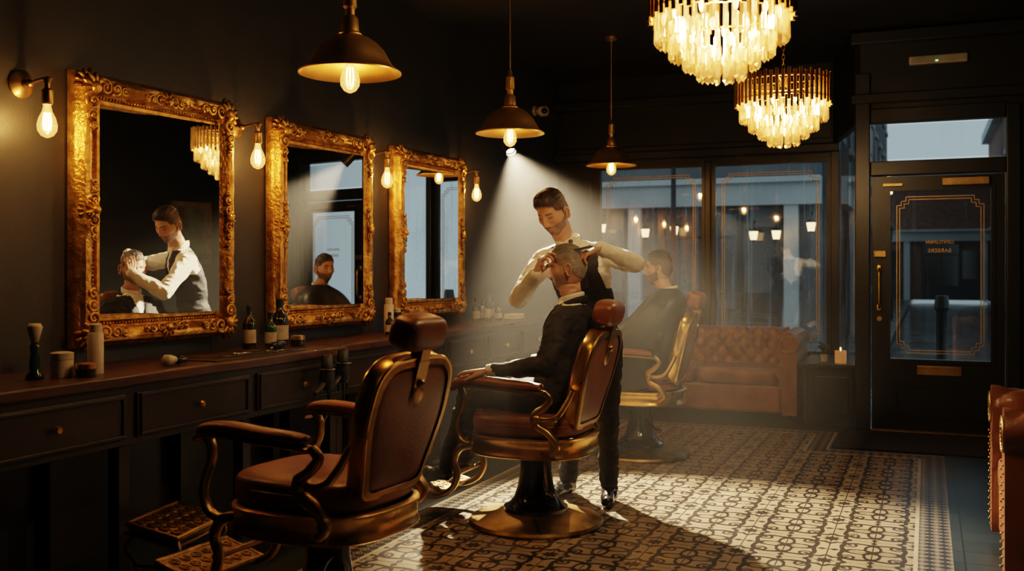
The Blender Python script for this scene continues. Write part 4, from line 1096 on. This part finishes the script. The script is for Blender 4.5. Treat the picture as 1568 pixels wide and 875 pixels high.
for k in range(2): g.add(superell((.28,8.1,ZT+.014+k*.024),(.07,.10,.013),.5,.35,32,8))
g.obj('towel_folds',WHITE,True,r)
r=empty('shaving_brush_stand',(.30,2.98,ZT)); g=G(); g.add(lathe([(.035,0),(.036,.01),(.02,.03),(.022,.07),(.015,.10),(.02,.13),(.012,.15)],24,(.30,2.98,ZT+.001))); g.obj('handle',GREENG,True,r)
g=G(); g.add(lathe([(.014,.15),(.022,.18),(.030,.21),(.022,.225)],24,(.30,2.98,ZT))); g.obj('bristles',CERAM,True,r)
r=empty('tool_mat',(.36,4.15,ZT)); box('leather_mat',(.24,.50,3.85,4.60,ZT,ZT+.005),BLKP,.002,r)
r=empty('shaving_brush',(.42,3.66,ZT)); g=G(); g.add(lathe([(.012,0),(.02,.01),(.016,.03),(.021,.05),(.014,.07)],18),Matrix.Translation((.43,3.72,ZT+.023))@Matrix.Rotation(pi/2+.0,4,'X')); g.obj('handle',BLACK,True,r)
g=G(); g.add(lathe([(.014,.07),(.024,.10),(.027,.13),(.020,.142)],18),Matrix.Translation((.43,3.72,ZT+.028))@Matrix.Rotation(pi/2+.0,4,'X')); g.obj('bristles',CERAM,True,r)
def comb(x,y,a,L=.17):
    r=empty('comb',(x,y,ZT)); M=Matrix.Translation((x,y,ZT+.008))@Matrix.Rotation(a,4,'Z'); g=G(); g.add(boxg(-L/2,L/2,.004,.014,-.002,.002),M)
    for k in range(36): g.add(boxg(-L/2+k*L/36,-L/2+k*L/36+.0022,-.014,.004,-.0015,.0015),M)
    g.obj('comb_teeth',BRASSD,False,r)
comb(.34,3.98,.5); comb(.42,4.12,1.3); comb(.33,4.40,1.0)
def scis(x,y,a):
    r=empty('scissors',(x,y,ZT)); M=Matrix.Translation((x,y,ZT+.010))@Matrix.Rotation(a,4,'Z'); g=G()
    for sg in (1,-1):
        g.add(sweep([(.09,sg*.004,0),(0,0,0),(-.05,-sg*.012,0),(-.06,-sg*.018,0)],[.001,.005,.003,.003],[.002,.002],seg=6,up=(0,0,1)),M)
        P=[(-.075+.016*math.cos(t),-sg*.024+.012*math.sin(t),0) for t in [2*pi*i/14 for i in range(14)]]; g.add(sweep(P,.003,seg=6,closed=True,up=(0,0,1),k=1),M)
    g.obj('blades',CHROME,True,r)
scis(.38,4.25,1.2); scis(.44,4.45,1.5)
r=empty('hair_clipper',(.34,4.52,ZT)); g=G(); g.add(superell((.34,4.56,ZT+.028),(.022,.07,.02),.6,.6,20,12)); g.obj('clipper_body',BLACK,True,r); box('blade',(.322,.358,4.47,4.495,ZT+.014,ZT+.024),CHROME,0,r)
def dryer(y,z):
    r=empty('hair_dryer',(.62,y,z)); g=G()
    g.add(lathe([(.020,-.10),(.030,-.09),(.034,-.02),(.042,.03),(.043,.07),(.030,.09)],24),Matrix.Translation((.62,y,z))@Matrix.Rotation(math.radians(180),4,'X'))
    g.add(capsule((.62,y,z-.04),(.62,y-.11,z-.10),.018,.015,14)); g.obj('barrel_and_handle',BLKP,True,r,50)
    g=G(); g.add(sweep([(.62,y-.11,z-.10),(.61,y-.13,z-.20),(.61,y-.05,z-.28),(.61,y+.02,z-.22),(.60,y+.04,z-.10)],.005,seg=6,up=(1,0,0))); g.obj('cord',BLKP,True,r)
    g=G()
    g.add(sweep([Vector((.62+.046*math.cos(t),y+.046*math.sin(t),z+.02)) for t in [2*pi*i/16 for i in range(16)]],.004,seg=6,closed=True,up=(0,0,1),k=1)); g.add(capsule((.556,y,z+.02),(.576,y,z+.02),.005,.005,8)); g.obj('holder_ring',CHROME,True,r)
dryer(4.78,.80); dryer(4.62,.78)
r=empty('glass_candle',(2.95,9.0,.53)); g=G(); g.add(lathe([(.045,.001),(.048,.01),(.048,.11)],24,(2.95,9.0,.53))); g.obj('candle_jar',pmat('amber_glass',(.5,.26,.12),.2,emis=(1,.4,.12),estr=.25),True,r,40); g=G(); g.add(superell((2.95,9.0,.655),(.006,.006,.014),1,1,10,8)); g.obj('flame',FLAME,True,r)
r=empty('potted_plant',(2.80,9.1,.53)); g=G(); g.add(lathe([(.028,.001),(.035,.06),(.037,.065)],20,(2.80,9.1,.53))); g.obj('pot',CERAM,True,r,40); g=G()
for k in range(22):
    a=random.random()*6.28; l_=.05+.05*random.random(); P=[(2.80,9.1,.59),(2.80+.02*math.cos(a),9.1+.02*math.sin(a),.59+l_),(2.80+.06*math.cos(a),9.1+.06*math.sin(a),.58+l_*1.3)]
    g.add(sweep(P,[.003,.010,.002],[.001,.002,.001],seg=6,up=(0,0,1),k=3))
g.obj('leaves',GRASS,True,r)
# ------------------------------------------------------------------ street outside
ASPH=pmat('wet_asphalt',(.07,.075,.08),.16,col2=(.03,.033,.036),nscale=1.2,rvar=.25,bump=.3,bscale=12,coords='Object')
PAVE=pmat('wet_paving',(.17,.18,.19),.28,col2=(.08,.085,.09),nscale=2,rvar=.3,bump=.15,bscale=20)
FAC=pmat('pale_render',(.60,.64,.65),.8,col2=(.44,.48,.49),nscale=.8)
BRK=pmat('street_brick',(.26,.13,.09),.85,col2=(.14,.075,.06),nscale=6)
FAC2=pmat('grey_stone',(.15,.165,.18),.8,col2=(.09,.10,.11),nscale=1)
SHOP=pmat('shop_paint',(.02,.028,.033),.4,nscale=3)
OUTG=pmat('street_window_glass',(.012,.018,.022),.10,nscale=2,coat=.6)
LIT=emat('lit_window',(1,.55,.24),.75)
simple('street_road',[(-14,22,YB+1.7,75,-.3,-.13)],ASPH)
simple('pavement_kerb',[(-14,22,YB+.12,11.9,-.12,-.01),(-14,3.0,16.2,75,-.12,.0),(6.0,22,16.2,75,-.12,.0),(2.85,XR+.2,YD+.12,YB+.12,-.12,-.01)],PAVE,.02)
def building(name,face,a0,a1,off,h,wall,gf,bay=2.6,lit=()):
    r=empty(name)
    def T(a,d,z):
        if face=='y-': return (a,off-d,z)
        if face=='x+': return (off+d,a,z)
        return (off-d,a,z)
    def bx(g,a0,a1,d0,d1,z0,z1):
        p=[T(a,d,z) for a in (a0,a1) for d in (d0,d1) for z in (z0,z1)]
        xs=[q[0] for q in p]; ys=[q[1] for q in p]; g.add(boxg(min(xs),max(xs),min(ys),max(ys),z0,z1))
    W_=G();T_=G();Gl=G();Sh=G();Li=G()
    bx(W_,a0,a1,-.6,0,0,h)
    n=int((a1-a0)/bay)
    for i in range(n):
        p=a0+(i+.5)*bay
        for fl in range(int((h-3.6)/2.9)+1):
            z=3.9+fl*2.9
            if z+1.5<h: bx(Gl,p-.5,p+.5,-.02,.02,z,z+1.6); bx(T_,p-.6,p+.6,.0,.07,z-.14,z); bx(T_,p-.6,p+.6,0,.07,z+1.6,z+1.78); bx(T_,p-.03,p+.03,.01,.05,z,z+1.6); bx(T_,p-.5,p+.5,.01,.05,z+.78,z+.84)
        bx(Gl if i not in lit else Li,p-1.0,p+.35,-.02,.03,.6,2.35); bx(Sh,p-1.1,p-1.0,0,.1,.0,2.45); bx(Sh,p+.35,p+.45,0,.1,.0,2.45); bx(Sh,p+1.1,p+1.18,0,.1,0,2.45); bx(Gl,p+.5,p+1.05,-.02,.03,.9,2.1)
        bx(Sh,p-1.0,p+.35,0,.06,0,.6); bx(Sh,p-.36,p-.31,.02,.07,.6,2.35); bx(Sh,p-1.0,p+.35,.02,.07,1.9,1.95); bx(Sh,p+.45,p+1.1,0,.03,0,.9)
        bx(T_,p+1.2,p+1.45,0,.16,0,2.5)
    bx(T_,a0,a1,0,.22,2.5,2.9); bx(T_,a0,a1,0,.34,2.9,3.0); bx(T_,a0,a1,0,.3,h-.3,h+.1)
    W_.obj('masonry',wall,parent=r); T_.obj('stone_trim_and_fascia',gf,parent=r); Gl.obj('glazing',OUTG,parent=r); Sh.obj('shopfront',SHOP,parent=r)
    if Li.v: Li.obj('lit_glazing',LIT,parent=r)
    return r
building('street_building','y-',-13,1.9,18.6,8,FAC2,FAC,2.9,(3,))
building('corner_building','x+',18.7,44,2.1,9,FAC2,FAC,2.8,(2,))
building('brick_building','x-',22,52,6.3,7.5,BRK,FAC,2.8,(4,))
building('distant_terrace','y-',-6,16,46,5.4,BRK,FAC,3,(4,))
LANT=emat('street_lamp_glow',(1,.58,.24),7)
def lamp_post(x,y):
    r=empty('street_lamp',(x,y,0)); g=G(); g.add(lathe([(.10,0),(.10,.5),(.06,.6),(.04,3.2),(.06,3.3)],14,(x,y,0))); g.obj('post',BLKP,True,r,40); g=G(); g.add(lathe([(.08,3.3),(.16,3.65),(.05,3.75)],8,(x,y,0))); g.obj('lantern',LANT,False,r)
lamp_post(2.7,28); lamp_post(6.15,34); lamp_post(-3.5,16.6); lamp_post(-.35,16.7)
def shop_lantern(x,z):
    r=empty('shop_lantern',(x,18.4,z)); y=18.22
    g=G(); g.add(sweep([(x,18.39,z+.22),(x,18.3,z+.26),(x,y,z+.2),(x,y,z+.12)],.014,seg=6,up=(1,0,0))); g.add(lathe([(.03,.12),(.09,.07),(.085,.06)],8,(x,y,z))); g.add(lathe([(.06,-.09),(.03,-.12)],8,(x,y,z))); g.obj('bracket_and_cap',BLKP,True,r,40)
    g=G(); g.add(lathe([(.055,-.09),(.08,.06)],8,(x,y,z))); g.obj('lamp_glass',LANT,False,r)
for x_ in (-2.1,-1.25,-.7,.75,1.15,1.75): shop_lantern(x_,2.02+.12*math.sin(x_*5))
g=G(); g.add(lathe([(.09,-.01),(.09,.1),(.06,.14),(.055,.88),(.08,.92),(.06,1.05)],18,(3.78,11.4,0.012))); g.obj('street_bollard',BLKP,True,None,40)
g=G(); g.add(lathe([(.09,-.01),(.09,.1),(.06,.14),(.055,.88),(.08,.92),(.06,1.05)],18,(2.75,17.0,0.012))); g.obj('street_bollard',BLKP,True,None,40)
# ------------------------------------------------------------------ world, camera
w=bpy.data.worlds.new('dusk_sky'); S.world=w; w.use_nodes=True; nt=w.node_tree; nt.nodes.clear()
out=N(nt,'ShaderNodeOutputWorld'); bg=N(nt,'ShaderNodeBackground'); nt.links.new(bg.outputs[0],out.inputs[0])
tc=N(nt,'ShaderNodeTexCoord'); sp=N(nt,'ShaderNodeSeparateXYZ'); nt.links.new(tc.outputs['Generated'],sp.inputs[0])
n=N(nt,'ShaderNodeTexNoise'); n.inputs['Scale'].default_value=3; nt.links.new(tc.outputs['Generated'],n.inputs[0])
f=MA(nt,'ADD',MA(nt,'MULTIPLY',sp.outputs[2],1.2),MA(nt,'MULTIPLY_ADD',n.outputs[0],.4,-.2)); n_=N(nt,'ShaderNodeClamp'); nt.links.new(f,n_.inputs[0])
nt.links.new(mixc(nt,n_.outputs[0],(.62,.76,.82,1),(.44,.56,.62,1)),bg.inputs[0]); bg.inputs[1].default_value=.85
cam=bpy.data.cameras.new('camera'); co=link(bpy.data.objects.new('camera',cam)); S.camera=co
co.location=(CX,0,1.35); co.rotation_euler=(pi/2,0,math.radians(22.65)); cam.lens=35; cam.sensor_width=36; cam.shift_y=-.0169; cam.clip_start=.05; cam.clip_end=300
cam.dof.use_dof=True; cam.dof.focus_distance=5.35; cam.dof.aperture_fstop=2.8
S.view_settings.view_transform='Filmic'
for lk in ('Filmic - Medium High Contrast','Medium High Contrast'):
    try: S.view_settings.look=lk; break
    except Exception as e: print(e)
S.view_settings.exposure=-0.1
